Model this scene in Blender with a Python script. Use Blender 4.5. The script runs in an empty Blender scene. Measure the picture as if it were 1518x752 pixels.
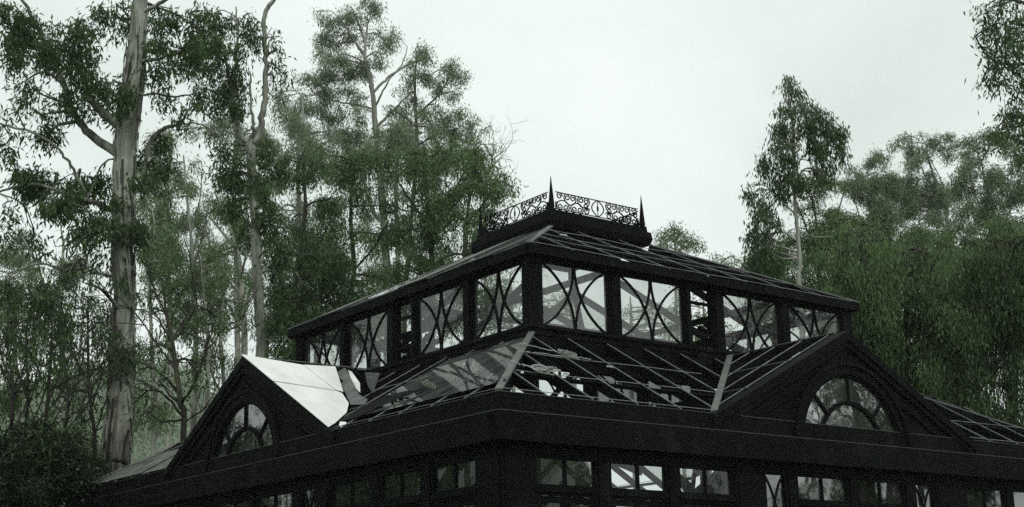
import bpy, bmesh, math, random
import numpy as np
from mathutils import Matrix, Vector

random.seed(11)
sc = bpy.context.scene
COL = sc.collection
H = 1.6                                   # eye height
W0, H0 = 1518.0, 752.0
F, PITCH, ROLL, YAW = 2074.959, math.radians(14.947695), math.radians(-1.03323766), math.radians(52.900005)

# ------------------------------------------------------------------ camera
r_ = np.array([1.0, 0, 0]); fw = np.array([0, math.cos(PITCH), math.sin(PITCH)]); u_ = np.array([0, -math.sin(PITCH), math.cos(PITCH)])
cr, sr = math.cos(ROLL), math.sin(ROLL)
r2, u2 = cr * r_ + sr * u_, -sr * r_ + cr * u_
cam = bpy.data.cameras.new('camera'); cam.sensor_width = 36.0; cam.lens = F / W0 * 36.0; cam.clip_end = 3000
camo = bpy.data.objects.new('camera', cam); COL.objects.link(camo)
camo.matrix_world = Matrix(((r2[0], u2[0], -fw[0], 0), (r2[1], u2[1], -fw[1], 0), (r2[2], u2[2], -fw[2], H), (0, 0, 0, 1)))
sc.camera = camo
dR = np.array([math.sin(YAW), math.cos(YAW), 0]); dL = np.array([-math.cos(YAW), math.sin(YAW), 0])
O = np.array([-0.25, 21.0, 0.0])
EYE = np.array([0, 0, H])


def ray(px, py):
    return F * fw + (px - W0 / 2) * r2 - (py - H0 / 2) * u2


def at(px, py, d):                        # the point at depth d seen in direction (px, py)
    v = ray(px, py)
    return v * (d / v[1]) + EYE


def on_plane(px, py, p, n):               # building-local point on a plane (local p, n)
    Rm = np.stack([dR, dL, [0, 0, 1]])
    e = Rm @ (EYE - O); v = Rm @ ray(px, py)
    p = np.array(p, float); n = np.array(n, float)
    t = ((p - e) @ n) / (v @ n)
    return e + t * v


# ------------------------------------------------------------------ materials
def newmat(name):
    m = bpy.data.materials.new(name); m.use_nodes = True
    nt = m.node_tree; nt.nodes.clear()
    out = nt.nodes.new('ShaderNodeOutputMaterial')
    return m, nt, out


def N(nt, t, **kw):
    n = nt.nodes.new(t)
    for k, v in kw.items():
        if k.startswith('i_'):
            key = k[2:]
            n.inputs[int(key) if key.isdigit() else key.replace('_', ' ')].default_value = v
        else:
            setattr(n, k, v)
    return n


def ramp(nt, fac, stops):
    n = nt.nodes.new('ShaderNodeValToRGB'); e = n.color_ramp.elements
    e[0].position, e[0].color = stops[0][0], (*stops[0][1], 1)
    e[1].position, e[1].color = stops[-1][0], (*stops[-1][1], 1)
    for p, c in stops[1:-1]:
        x = e.new(p); x.color = (*c, 1)
    nt.links.new(fac, n.inputs[0]); return n.outputs[0]


def noise(nt, scale, detail=4, rough=0.6, stretch=(1, 1, 1), coord='Object'):
    tc = N(nt, 'ShaderNodeTexCoord'); mp = N(nt, 'ShaderNodeMapping'); mp.inputs['Scale'].default_value = stretch
    nt.links.new(tc.outputs[coord], mp.inputs[0])
    n = N(nt, 'ShaderNodeTexNoise'); n.inputs['Scale'].default_value = scale; n.inputs['Detail'].default_value = detail; n.inputs['Roughness'].default_value = rough
    nt.links.new(mp.outputs[0], n.inputs['Vector']); return n.outputs[0]


def surf(name, stops, scale=3, rough=0.6, stretch=(1, 1, 1), bump=0.0, bscale=20, spec=0.4, metal=0.0, detail=5):
    m, nt, out = newmat(name)
    b = N(nt, 'ShaderNodeBsdfPrincipled'); b.inputs['Roughness'].default_value = rough; b.inputs['Metallic'].default_value = metal
    b.inputs['Specular IOR Level'].default_value = spec
    f = noise(nt, scale, detail, 0.65, stretch)
    nt.links.new(ramp(nt, f, stops), b.inputs['Base Color'])
    if bump:
        g = noise(nt, bscale, 5, 0.6, stretch); bp = N(nt, 'ShaderNodeBump'); bp.inputs['Strength'].default_value = bump; bp.inputs['Distance'].default_value = 0.02
        nt.links.new(g, bp.inputs['Height']); nt.links.new(bp.outputs[0], b.inputs['Normal'])
    nt.links.new(b.outputs[0], out.inputs[0]); return m


M = {}
M['paint'] = surf('black_paint', [(0.3, (.0025, .003, .0031)), (0.55, (.0042, .0048, .005)), (0.8, (.015, .017, .0165))], 1.6, .65, (1, 1, .5), .15, 60, .04)
M['panel'] = surf('dark_roof_panel', [(0.3, (.008, .009, .009)), (0.7, (.022, .026, .021))], 2.5, .6, spec=.15)
M['strip'] = surf('weathered_aluminium_strip', [(0.3, (.09, .095, .09)), (0.55, (.2, .21, .2)), (0.8, (.3, .31, .29))], 6, .6, bump=.1)
M['edge_highlight'] = surf('edge_highlight_grey', [(0.3, (.03, .032, .031)), (0.7, (.075, .08, .076))], 5, .5)  # grey tone standing in for light caught on the fascia edges
M['cap'] = surf('lead_grey_capping', [(0.3, (.06, .064, .06)), (0.6, (.11, .117, .11)), (0.8, (.17, .178, .162))], 4, .65, bump=.2)
M['white'] = surf('white_sheet', [(0.28, (.5, .51, .47)), (0.42, (.62, .64, .61)), (0.6, (.72, .74, .72))], 1.5, .5, (1, .35, 1), bump=.05, bscale=4, detail=8)
M['cable'] = surf('pale_cable', [(0.3, (.2, .21, .2)), (0.7, (.4, .42, .4))], 8, .6)
M['torn'] = surf('torn_grey_membrane', [(0.3, (.03, .033, .03)), (0.5, (.08, .085, .08)), (0.75, (.2, .21, .2))], 1.2, .6, bump=.3, bscale=6)
M['mossy'] = surf('mossy_sheet', [(0.3, (.04, .045, .034)), (0.5, (.075, .08, .068)), (0.7, (.19, .2, .17))], 2.2, .6, bump=.3, bscale=8, detail=8)
M['floor'] = surf('concrete_floor', [(0.3, (.1, .1, .095)), (0.7, (.2, .2, .19))], 1.5, .8)
M['ground'] = surf('grass_ground', [(0.3, (.03, .04, .02)), (0.5, (.05, .065, .03)), (0.75, (.09, .085, .06))], .35, .9, bump=.4, bscale=3, detail=10)
M['hill'] = surf('wooded_slope', [(0.3, (.02, .028, .016)), (0.5, (.04, .052, .03)), (0.75, (.06, .07, .045))], .12, .9, bump=.6, bscale=.3, detail=10)


def bark(name, dark, mid, pale):
    m, nt, out = newmat(name)
    b = N(nt, 'ShaderNodeBsdfPrincipled'); b.inputs['Roughness'].default_value = .85; b.inputs['Specular IOR Level'].default_value = .15
    a = noise(nt, 3.2, 6, .65, (1.6, 1.6, .12)); c = noise(nt, .5, 3, .5, (1, 1, .5))
    mx = N(nt, 'ShaderNodeMath', operation='MULTIPLY_ADD'); nt.links.new(c, mx.inputs[0]); mx.inputs[1].default_value = .55
    ms = N(nt, 'ShaderNodeMath', operation='MULTIPLY'); nt.links.new(a, ms.inputs[0]); ms.inputs[1].default_value = .55
    nt.links.new(ms.outputs[0], mx.inputs[2])
    nt.links.new(ramp(nt, mx.outputs[0], [(0.45, dark), (0.53, mid), (0.63, pale)]), b.inputs['Base Color'])
    bp = N(nt, 'ShaderNodeBump'); bp.inputs['Strength'].default_value = .7; bp.inputs['Distance'].default_value = .06
    nt.links.new(a, bp.inputs['Height']); nt.links.new(bp.outputs[0], b.inputs['Normal'])
    nt.links.new(b.outputs[0], out.inputs[0]); return m


M['gum_bark'] = bark('shedding_gum_bark', (.04, .04, .032), (.16, .165, .14), (.31, .325, .275))
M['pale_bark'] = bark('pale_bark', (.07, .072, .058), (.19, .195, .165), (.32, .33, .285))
M['dark_bark'] = bark('dark_bark', (.012, .012, .01), (.028, .027, .022), (.06, .058, .048))


def leafmat(name, a, b_, c, trans=.45):
    m, nt, out = newmat(name)
    g = N(nt, 'ShaderNodeNewGeometry')
    col = ramp(nt, g.outputs['Random Per Island'], [(0.0, a), (0.5, b_), (1.0, c)])
    d = N(nt, 'ShaderNodeBsdfDiffuse'); t = N(nt, 'ShaderNodeBsdfTranslucent'); gl = N(nt, 'ShaderNodeBsdfGlossy'); gl.inputs['Roughness'].default_value = .45
    gl.inputs['Color'].default_value = (.6, .6, .6, 1)
    nt.links.new(col, d.inputs[0]); nt.links.new(col, t.inputs[0])
    m1 = N(nt, 'ShaderNodeMixShader'); m1.inputs[0].default_value = trans; nt.links.new(d.outputs[0], m1.inputs[1]); nt.links.new(t.outputs[0], m1.inputs[2])
    m2 = N(nt, 'ShaderNodeMixShader'); m2.inputs[0].default_value = .03; nt.links.new(m1.outputs[0], m2.inputs[1]); nt.links.new(gl.outputs[0], m2.inputs[2])
    nt.links.new(m2.outputs[0], out.inputs[0]); return m


M['leaf_dark'] = leafmat('dark_gum_leaf', (.027, .06, .016), (.05, .104, .029), (.095, .162, .056))
M['leaf_mid'] = leafmat('green_gum_leaf', (.058, .116, .036), (.106, .185, .063), (.172, .25, .106))
M['leaf_hazed'] = leafmat('haze_paled_leaf', (.125, .182, .09), (.18, .25, .135), (.255, .32, .195))  # leaf colour paled to carry the haze over the distant crowns


M['leaf_shaded'] = leafmat('shaded_shrub_leaf', (.008, .018, .006), (.014, .028, .01), (.026, .044, .016), .25)  # leaf colour darkened to hold the shade of the lower left corner


def glass(name, dust, tint=.85, dcol=(.5, .53, .5), nscale=1.5, refl=.08, patch=.5, wob=.12):
    m, nt, out = newmat(name)
    lw = N(nt, 'ShaderNodeLayerWeight'); lw.inputs[0].default_value = .5
    p = N(nt, 'ShaderNodeMath', operation='POWER'); nt.links.new(lw.outputs['Facing'], p.inputs[0]); p.inputs[1].default_value = 5
    ma = N(nt, 'ShaderNodeMath', operation='MULTIPLY_ADD'); nt.links.new(p.outputs[0], ma.inputs[0]); ma.inputs[1].default_value = .9; ma.inputs[2].default_value = refl
    tr = N(nt, 'ShaderNodeBsdfTransparent'); tr.inputs[0].default_value = (tint * .97, tint, tint * .98, 1)
    gl = N(nt, 'ShaderNodeBsdfGlossy'); gl.inputs['Roughness'].default_value = .02; gl.inputs[0].default_value = (.95, .95, .95, 1)
    g = noise(nt, 1.1, 2, .5); bp = N(nt, 'ShaderNodeBump'); bp.inputs['Strength'].default_value = wob; bp.inputs['Distance'].default_value = .05
    nt.links.new(g, bp.inputs['Height']); nt.links.new(bp.outputs[0], gl.inputs['Normal'])
    m1 = N(nt, 'ShaderNodeMixShader'); nt.links.new(ma.outputs[0], m1.inputs[0]); nt.links.new(tr.outputs[0], m1.inputs[1]); nt.links.new(gl.outputs[0], m1.inputs[2])
    df = N(nt, 'ShaderNodeBsdfDiffuse'); df.inputs[0].default_value = (*dcol, 1); tl = N(nt, 'ShaderNodeBsdfTranslucent'); tl.inputs[0].default_value = (*dcol, 1)
    m0 = N(nt, 'ShaderNodeMixShader'); m0.inputs[0].default_value = .45; nt.links.new(df.outputs[0], m0.inputs[1]); nt.links.new(tl.outputs[0], m0.inputs[2])
    ns = noise(nt, nscale, 8, .65)
    mr = N(nt, 'ShaderNodeMapRange'); mr.inputs[1].default_value = .3; mr.inputs[2].default_value = .72; mr.inputs[3].default_value = dust * (1 - patch); mr.inputs[4].default_value = dust * (1 + patch)
    nt.links.new(ns, mr.inputs[0])
    m2 = N(nt, 'ShaderNodeMixShader'); nt.links.new(mr.outputs[0], m2.inputs[0]); nt.links.new(m1.outputs[0], m2.inputs[1]); nt.links.new(m0.outputs[0], m2.inputs[2])
    nt.links.new(m2.outputs[0], out.inputs[0]); return m


M['glass'] = glass('clear_pane', .07)
M['glass_dusty'] = glass('dusty_pane', .26, nscale=.8, patch=.8)
M['glass_transom'] = glass('transom_pane_glass', .05, tint=.85, refl=.06)
M['glass_long'] = glass('long_roof_pane', .12, tint=.85, refl=.75, patch=.9, nscale=2, wob=.02)
M['glass_frost'] = glass('frosted_pane', .55, tint=.35, dcol=(.2, .21, .2), nscale=.8, patch=.3)
M['glass_grimy'] = glass('grimy_transom_pane', .03, tint=.06, refl=.26, patch=.9, nscale=4)
M['glass_fan'] = glass('grimy_fanlight_pane', .07, tint=.03, nscale=4, refl=.42, patch=.9)
M['glass_fan_dark'] = glass('dark_fanlight_pane', .03, tint=.12, nscale=4, refl=.2, patch=.9)
M['glass_roof'] = glass('roof_pane', .12, tint=.8, nscale=1, refl=.12)


# ------------------------------------------------------------------ mesh builder
class MB:
    def __init__(s): s.v = []; s.f = []; s.m = []; s.mi = 0

    def quad(s, *p):
        n = len(s.v); s.v += [tuple(map(float, q)) for q in p]; s.f.append(tuple(range(n, n + len(p)))); s.m.append(s.mi)

    def hexa(s, p):                       # 8 corners: bottom 4 then top 4
        n = len(s.v); s.v += [tuple(map(float, q)) for q in p]
        for f in ((0, 3, 2, 1), (4, 5, 6, 7), (0, 1, 5, 4), (1, 2, 6, 5), (2, 3, 7, 6), (3, 0, 4, 7)):
            s.f.append(tuple(n + i for i in f)); s.m.append(s.mi)

    def box(s, a0, a1, b0, b1, z0, z1, fn=None):
        p = [(a0, b0, z0), (a1, b0, z0), (a1, b1, z0), (a0, b1, z0), (a0, b0, z1), (a1, b0, z1), (a1, b1, z1), (a0, b1, z1)]
        s.hexa([fn(*q) for q in p] if fn else p)

    def beam(s, p, q, w, h, up=(0, 0, 1), drop=0.0):    # bar p->q, width w, depth h, top face through p-q lowered by drop
        p = np.array(p, float); q = np.array(q, float); t = q - p; t /= np.linalg.norm(t)
        sd = np.cross(t, np.array(up, float)); sd /= np.linalg.norm(sd); n = np.cross(sd, t)
        a = sd * w / 2; b0 = -n * (h + drop); b1 = -n * drop
        s.hexa([p - a + b0, p + a + b0, q + a + b0, q - a + b0, p - a + b1, p + a + b1, q + a + b1, q - a + b1])

    def tube(s, pts, rad, k=6, close=False):
        pts = np.array(pts, float); n = len(pts)
        rad = np.full(n, rad) if np.isscalar(rad) else np.array(rad, float)
        t = np.gradient(pts, axis=0); t /= np.linalg.norm(t, axis=1)[:, None] + 1e-9
        ref = np.array([0.31, 0.95, 0.05]) if abs(t[:, 2]).mean() > .6 else np.array([0.05, 0.1, 1.0])
        a = np.cross(t, ref); a /= np.linalg.norm(a, axis=1)[:, None] + 1e-9; b = np.cross(t, a)
        ang = np.arange(k) * 2 * math.pi / k
        ring = pts[:, None] + rad[:, None, None] * (np.cos(ang)[None, :, None] * a[:, None] + np.sin(ang)[None, :, None] * b[:, None])
        base = len(s.v); s.v += [tuple(x) for x in ring.reshape(-1, 3)]
        for i in range(n - 1):
            for j in range(k):
                s.f.append((base + i * k + j, base + i * k + (j + 1) % k, base + (i + 1) * k + (j + 1) % k, base + (i + 1) * k + j)); s.m.append(s.mi)
        s.f.append(tuple(base + j for j in range(k))[::-1]); s.m.append(s.mi)
        s.f.append(tuple(base + (n - 1) * k + j for j in range(k))); s.m.append(s.mi)

    def build(s, name, mats, parent=None, smooth=False, recalc=True):
        me = bpy.data.meshes.new(name); me.from_pydata(s.v, [], s.f)
        mats = mats if isinstance(mats, (list, tuple)) else [mats]
        for m in mats: me.materials.append(m)
        me.polygons.foreach_set('material_index', s.m)
        if recalc:
            bm = bmesh.new(); bm.from_mesh(me); bmesh.ops.recalc_face_normals(bm, faces=bm.faces); bm.to_mesh(me); bm.free()
        if smooth: me.polygons.foreach_set('use_smooth', [True] * len(me.polygons))
        o = bpy.data.objects.new(name, me); COL.objects.link(o)
        if parent: o.parent = parent
        return o


def tag(o, label=None, cat=None, group=None, kind=None):
    for k, v in (('label', label), ('category', cat), ('group', group), ('kind', kind)):
        if v: o[k] = v
    return o


def empty(name, loc=(0, 0, 0), rz=0):
    o = bpy.data.objects.new(name, None); COL.objects.link(o); o.location = loc; o.rotation_euler = (0, 0, rz); o.empty_display_size = .3; return o


# ------------------------------------------------------------------ the glasshouse
SU, SV = 16.4, 18.4
house = tag(empty('greenhouse', O, math.pi / 2 - YAW), 'derelict black Victorian glasshouse with glazed roof lantern, arched gables and iron cresting', 'greenhouse')
side_R = (lambda s, d, z: (s, d, z + H), SU, 'R')
side_L = (lambda s, d, z: (d, s, z + H), SV, 'L')
side_BR = (lambda s, d, z: (SU - d, s, z + H), SV, 'BR')        # rear sides
side_BL = (lambda s, d, z: (s, SV - d, z + H), SU, 'BL')
ZF0, ZG, ZF1 = 2.74, 3.19, 3.455
WD = .2                                                          # wall plane behind the fascia face
LI, LE = 3.02, 12.1                                              # lantern square
LZ0, LZ1 = 5.21, 6.86
rnd = random.Random(3)


def ped_params(k, S):
    return {'R': (8.2, 3.58, 5.30), 'L': (8.65, 3.62, 5.39)}.get(k, (S / 2, 3.58, 5.3))


def arc_pts(c, R, a0, a1, n): return [(c[0] + R * math.cos(a0 + (a1 - a0) * i / n), c[1] + R * math.sin(a0 + (a1 - a0) * i / n)) for i in range(n + 1)]


def ring_band(mb, fn, c, r0, r1, d0, d1, a0, a1, n=28):          # arched band, front depth d0 back d1
    for i in range(n):
        t0 = a0 + (a1 - a0) * i / n; t1 = a0 + (a1 - a0) * (i + 1) / n
        P = lambda r, t, d: fn(c[0] + r * math.cos(t), d, c[1] + r * math.sin(t))
        mb.hexa([P(r0, t0, d0), P(r1, t0, d0), P(r1, t0, d1), P(r0, t0, d1), P(r0, t1, d0), P(r1, t1, d0), P(r1, t1, d1), P(r0, t1, d1)])


def side_build(side):
    fn, S, k = side
    # fascia: lower band stands proud, boards butt with tiny steps
    mb = MB(); s = 0.0
    a = 0.0 if k in 'RL' else 0.0
    mb.box(0.003 if k in ('L', 'BR') else 0, S - .003, 0.0, .24, ZF0, ZG - .012, fn)
    joints = [0, 2.4, 4.65, 7.1, 9.9, 11.8, 14.2, S]
    for j0, j1 in zip(joints[:-1], joints[1:]):
        o = .022 + rnd.uniform(-.004, .004)
        mb.box(j0 + .005 if j0 else .02, j1 - .005 if j1 < S else S - .02, o, .22, ZG, ZF1 + rnd.uniform(-.006, .006), fn)
    mb.box(.03, S - .03, .045, .2, ZG - .013, ZG + .001, fn)
    mb.box(.1, S - .1, .16, .42, ZF0 + .05, ZF0 + .12, fn)       # soffit board
    mb.build('fascia', M['paint'], house)
    mb = MB(); mb.box(.02, S - .02, -.004, .05, ZG - .0115, ZG - .002, fn); mb.build('edge_highlight_strip', M['edge_highlight'], house)  # added grey strip paints the highlight along the fascia groove
    mb = MB(); mb.box(.04, S - .04, .012, .2, ZF1 + .008, ZF1 + .018, fn); mb.build('edge_highlight_strip', M['edge_highlight'], house)  # same painted highlight, fainter, along the top edge
    # wall with openings
    doors = {'R': [(.89, 2.06), (2.41, 3.59), (3.93, 5.13), (6.82, 8.13), (8.47, 9.75), (11.77, 13.0), (13.35, 14.55), (14.85, 15.9)],
             'L': [(.94, 2.11), (2.51, 3.72), (4.1, 5.38), (6.91, 8.35), (8.68, 10.05), (12.0, 13.2), (13.6, 14.8), (15.2, 16.4)]}
    narrow = {'R': [(5.99, 6.47), (10.16, 10.68)], 'L': [(6.05, 6.5), (10.5, 11.0)]}
    ds = doors['R'] if k in ('R', 'BL') else doors['L']; nr = narrow['R'] if k in ('R', 'BL') else narrow['L']
    ops = sorted([(x, y, 'door') for x, y in ds] + [(x, y, 'narrow') for x, y in nr])
    mb = MB(); d0, d1 = WD, WD + .16
    mb.box(WD + .16, S - WD - .16, d0 + .012, d1, 2.60, ZF0 + .045, fn)     # head beam
    e = WD + .003 if k in ('L', 'BR') else WD
    for (x0, x1) in zip([e] + [o[1] + .07 for o in ops], [o[0] - .07 for o in ops] + [S - e]):
        mb.box(x0, x1, d0, d1, -H, 2.62, fn)
        if x1 - x0 > .3:                                            # raised pilaster panel
            mb.box(x0 + .06, x1 - .06, d0 - .022, d0 + .001, -H + .3, 2.52, fn)
    mb.build('wall', M['paint'], house)
    for (x0, x1, ty) in ops:
        mb = MB(); dz = d0 + .03
        f0, f1 = x0 - .07, x1 + .07
        T0, T1 = 2.13, 2.53
        mb.box(f0, x0, dz, dz + .09, -H, T1 + .075, fn); mb.box(x1, f1, dz, dz + .09, -H, T1 + .075, fn)
        mb.box(x0, x1, dz, dz + .09, T1, T1 + .075, fn)
        c = (x0 + x1) / 2
        if ty == 'door':
            mb.box(x0, x1, dz, dz + .09, T0 - .17, T0, fn)
            mb.box(c - .025, c + .025, dz + .015, dz + .07, T0, T1, fn)
            mb.box(x0 - .05, x1 + .05, dz - .03, dz + .001, T0 - .12, T0 - .05, fn)
            p = mb.build('door', M['paint'], house)
            for a0, a1 in ((x0, c - .025), (c + .025, x1)):
                q = MB(); q.quad(fn(a0, dz + .045, T0), fn(a1, dz + .045, T0), fn(a1, dz + .045, T1), fn(a0, dz + .045, T1))
                q.build('transom_pane', M['glass_transom' if k == 'R' and (2.3 < x0 < 4.5) else 'glass_grimy'], p)
            for a0, a1 in ((x0 + .004, c - .004), (c + .004, x1 - .004)):
                q = MB(); top = T0 - .178
                q.box(a0, a0 + .09, dz + .02, dz + .07, -H + .01, top, fn); q.box(a1 - .09, a1, dz + .02, dz + .07, -H + .01, top, fn)
                for z0, z1 in ((-H + .01, -H + .9), (top - .1, top), (.55, .62)):
                    q.box(a0 + .09, a1 - .09, dz + .025, dz + .065, z0, z1, fn)
                q.mi = 1
                q.quad(fn(a0 + .09, dz + .045, -H + .9), fn(a1 - .09, dz + .045, -H + .9), fn(a1 - .09, dz + .045, top - .1), fn(a0 + .09, dz + .045, top - .1))
                q.build('door_leaf', [M['paint'], M['glass_grimy']], p)
        else:
            mb.box(x0, x1, dz, dz + .09, 1.5, 1.6, fn); mb.box(x0, x1, dz, dz + .09, -H, -H + .8, fn)
            p = mb.build('window', M['paint'], house)
            q = MB(); h = T1 - 1.6; w = x1 - x0                     # crossing curved bars
            for sgn in (-1, 1):
                pts = [fn(c + sgn * w * .5 * (1 - 2 * t) * (1 - .35 * math.sin(math.pi * t)), dz + .04, 1.6 + h * t) for t in np.linspace(0, 1, 14)]
                q.tube(pts, .016, 5)
            q.build('tracery', M['paint'], p)
            q = MB(); q.quad(fn(x0, dz + .05, -H + .8), fn(x1, dz + .05, -H + .8), fn(x1, dz + .05, T1), fn(x0, dz + .05, T1)); q.build('pane', M['glass_fan_dark'], p)
    # gable with fanlight
    uc, hw, za = ped_params(k, S); zb = ZF1; sl = (za - zb) / hw
    cz = 3.06; Rg = 1.40; dp = .06
    mb = MB(); n = 40; a0 = math.asin((zb - .02 - cz) / Rg) * .4
    def outer(t):
        c, s_ = math.cos(t), math.sin(t)
        R = (za - .03 - cz) / (s_ + sl * abs(c)); return R
    A = [a0 + (math.pi - 2 * a0) * i / n for i in range(n + 1)]
    for t0, t1 in zip(A[:-1], A[1:]):
        P = lambda r, t, d: fn(uc + r * math.cos(t), d, cz + r * math.sin(t))
        rr = [(Rg + .13, t0), (outer(t0), t0), (outer(t1), t1), (Rg + .13, t1)]
        mb.hexa([P(r, t, dp) for r, t in rr] + [P(r, t, dp + .1) for r, t in rr])
    # stepped mouldings: arch band, raking panel moulding, chevron
    ring_band(mb, fn, (uc, cz), Rg, Rg + .16, dp - .05, dp + .1, a0, math.pi - a0, 36)
    ring_band(mb, fn, (uc, cz), Rg + .16, Rg + .24, dp - .085, dp + .001, a0, math.pi - a0, 36)
    for sg in (-1, 1):
        for (off, wd, pr) in ((.55, .05, .03),):
            x_in = .3; p0 = fn(uc + sg * (hw - off / sl * 1.0 + .1), dp - pr, zb + .02); p1 = fn(uc + sg * .0, dp - pr, za - off)
            mb.beam(p0, p1, .03, .05)
        mb.beam(fn(uc + sg * .34, dp - .02, za - .72), fn(uc, dp - .02, za - .5), .03, .05)
    g = mb.build('gable', M['paint'], house)
    mb = MB()
    for sg in (-1, 1):                                              # raking cornice, two steps
        ang = math.atan(sl); c, s_ = math.cos(ang), math.sin(ang)
        e0 = (uc + sg * (hw + .08), zb - .04); e1 = (uc, za)
        for (o0, o1, f0, f1) in ((0.0, .15, -.035, .3), (.15, .26, .0, .12)):
            q = [(e0[0] - sg * o / s_ * 1.0 if False else e0[0] - sg * o * s_, e0[1] - o * c) for o in (o0, o1)]
            lo0 = (e0[0], e0[1] - o0 / c); lo1 = (e0[0], e0[1] - o1 / c); hi0 = (e1[0], e1[1] - o0 / c); hi1 = (e1[0], e1[1] - o1 / c)
            ring = [lo1, hi1, hi0, lo0]
            mb.hexa([fn(x, f0, z) for x, z in ring] + [fn(x, f1, z) for x, z in ring])
    mb.build('rake_board', M['paint'], g)
    mb = MB()                                                        # fanlight bars
    ring_band(mb, fn, (uc, cz), .84, .91, dp - .01, dp + .05, 0.1, math.pi - .1, 24)
    ring_band(mb, fn, (uc, cz), Rg - .045, Rg + .001, dp - .02, dp + .06, a0, math.pi - a0, 36)
    for t in (math.pi * .25, math.pi * .5, math.pi * .75):
        ca, sa = math.cos(t), math.sin(t)
        mb.beam(fn(uc + .9 * ca, dp + .02, cz + .9 * sa), fn(uc + (Rg - .03) * ca, dp + .02, cz + (Rg - .03) * sa), .045, .05, up=np.array(fn(0, 1, 0)) - np.array(fn(0, 0, 0)), drop=-.025)
    mb.build('fanlight_bars', M['paint'], g)
    mb = MB(); P = [(uc + Rg * math.cos(t), cz + Rg * math.sin(t)) for t in A]
    mb.quad(*[fn(x, dp + .035, z) for x, z in P])
    mb.build('fanlight_pane', M['glass_fan'] if k == 'R' else M['glass_fan_dark'], g)
    # main roof slope: rafters, bars, purlins
    D = LI - .02; zt = 5.20; g_ = (zt - zb) / D
    vl = lambda s: min(D, D * (1 - abs(s - uc) / hw) * ((za - zb) / (zt - zb))) if abs(s - uc) < hw else 0.0
    near = k in 'RL'
    raf = MB(); bar = MB()
    def rafter(p, q, w, h, upv, strip=True):
        if near:
            a = MB(); a.beam(p, q, w, h, upv, .01); o = a.build('rafter', M['paint'], house)
            if strip: b = MB(); b.beam(p, q, .017, .014, upv, -.008); b.build('glazing_bar', M['strip'], o)
        else:
            raf.beam(p, q, w, h, upv, .01); bar.beam(p, q, .017, .014, upv, -.008)
    def rod(pts, r):
        if near: a = MB(); a.tube(pts, r, 5); a.build('glazing_rod', M['strip'], house)
        else: bar.tube(pts, r, 5)
    n = int(S / .965); Sx = [(i + .5) * S / n for i in range(n)] if k not in 'RL' else [.98 + .96 * i for i in range(int((S - .6) / .96))]
    up = np.cross(np.array(fn(1, 0, 0)) - np.array(fn(0, 0, 0)), np.array(fn(0, 1, g_)) - np.array(fn(0, 0, 0))); up = up if up[2] > 0 else -up
    for s in Sx:
        da = max(0.06, vl(s)); db = min(D, s, S - s)
        if db - da < .25: continue
        p, q = fn(s, da, zb + g_ * da), fn(s, db, zb + g_ * db)
        rafter(p, q, .06, .17, up)
    for fr in (.04, .32, .62):                                    # thin rods along the slope
        d = D * fr
        segs = [(d, S - d)]
        if d < D: segs = [(d + .05, uc - hw * max(0, 1 - d / D * 1.0) - .02), (uc + hw * max(0, 1 - d / D) + .02, S - d - .05)]
        for a_, b_ in segs:
            if b_ - a_ > .3:
                m = [fn(a_ + (b_ - a_) * t, d + .06 * math.sin(6 * t + fr * 20) * (fr > .1), zb + g_ * d + .014 + .03 * abs(math.sin(5 * t + fr * 9)) * fr) for t in np.linspace(0, 1 if fr < .5 else rnd.uniform(.6, 1), 11)]
                rod(m, .007)
                if fr in (.32,):
                    pb = MB() if near else raf
                    pb.beam(fn(a_, d, zb + g_ * d), fn(b_, d, zb + g_ * d), .045, .07, up, .03)
                    if near: pb.build('purlin', M['paint'], house)
    # gable roof: rafters down to the valley on both sides
    for sg in (-1, 1):
        gu = np.cross(np.array(fn(0, 1, 0)) - np.array(fn(0, 0, 0)), np.array(fn(sg, 0, -sl)) - np.array(fn(0, 0, 0))); gu = gu if gu[2] > 0 else -gu
        for d in (.42, 1.1, 1.8, 2.5):
            w = hw * (1 - d / (D + .1))
            p, q = fn(uc + sg * .03, d, za - sl * .03), fn(uc + sg * w, d, za - sl * w)
            rafter(p, q, .06, .15, gu, not (k == 'L' and sg < 0))
        for fr in (.35, .68):
            w = hw * fr; dd = (D + .1) * (1 - fr)
            if not (k == 'L' and sg < 0): rod([fn(uc + sg * w, .3, za - sl * w + .01), fn(uc + sg * w, dd, za - sl * w + .01)], .007)
    raf.beam(fn(uc, .3, za - .01), fn(uc, D, za - .01), .06, .2)
    raf.beam(fn(.1, .2, zb + .03), fn(S - .1, .2, zb + .03), .16, .12)  # wall plate
    if near:
        raf.build('wall_plate', M['paint'], house)
    else:
        tag(raf.build('rear_rafters', M['paint'], house), kind='stuff'); tag(bar.build('rear_glazing_bars', M['strip'], house), kind='stuff')
    # valley and ridge cappings
    for sg in (-1, 1):
        if k == 'L' and sg < 0: continue
        mb = MB(); mb.beam(fn(uc + sg * hw, .05, zb + .04), fn(uc + sg * .05, D, za - .0), .12, .03, drop=-.03); mb.build('valley_capping', M['cap'], house)
    mb = MB(); mb.beam(fn(uc, .3, za + .025), fn(uc, D, za + .025), .05, .02); mb.build('ridge_capping', M['cap'], house)
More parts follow.
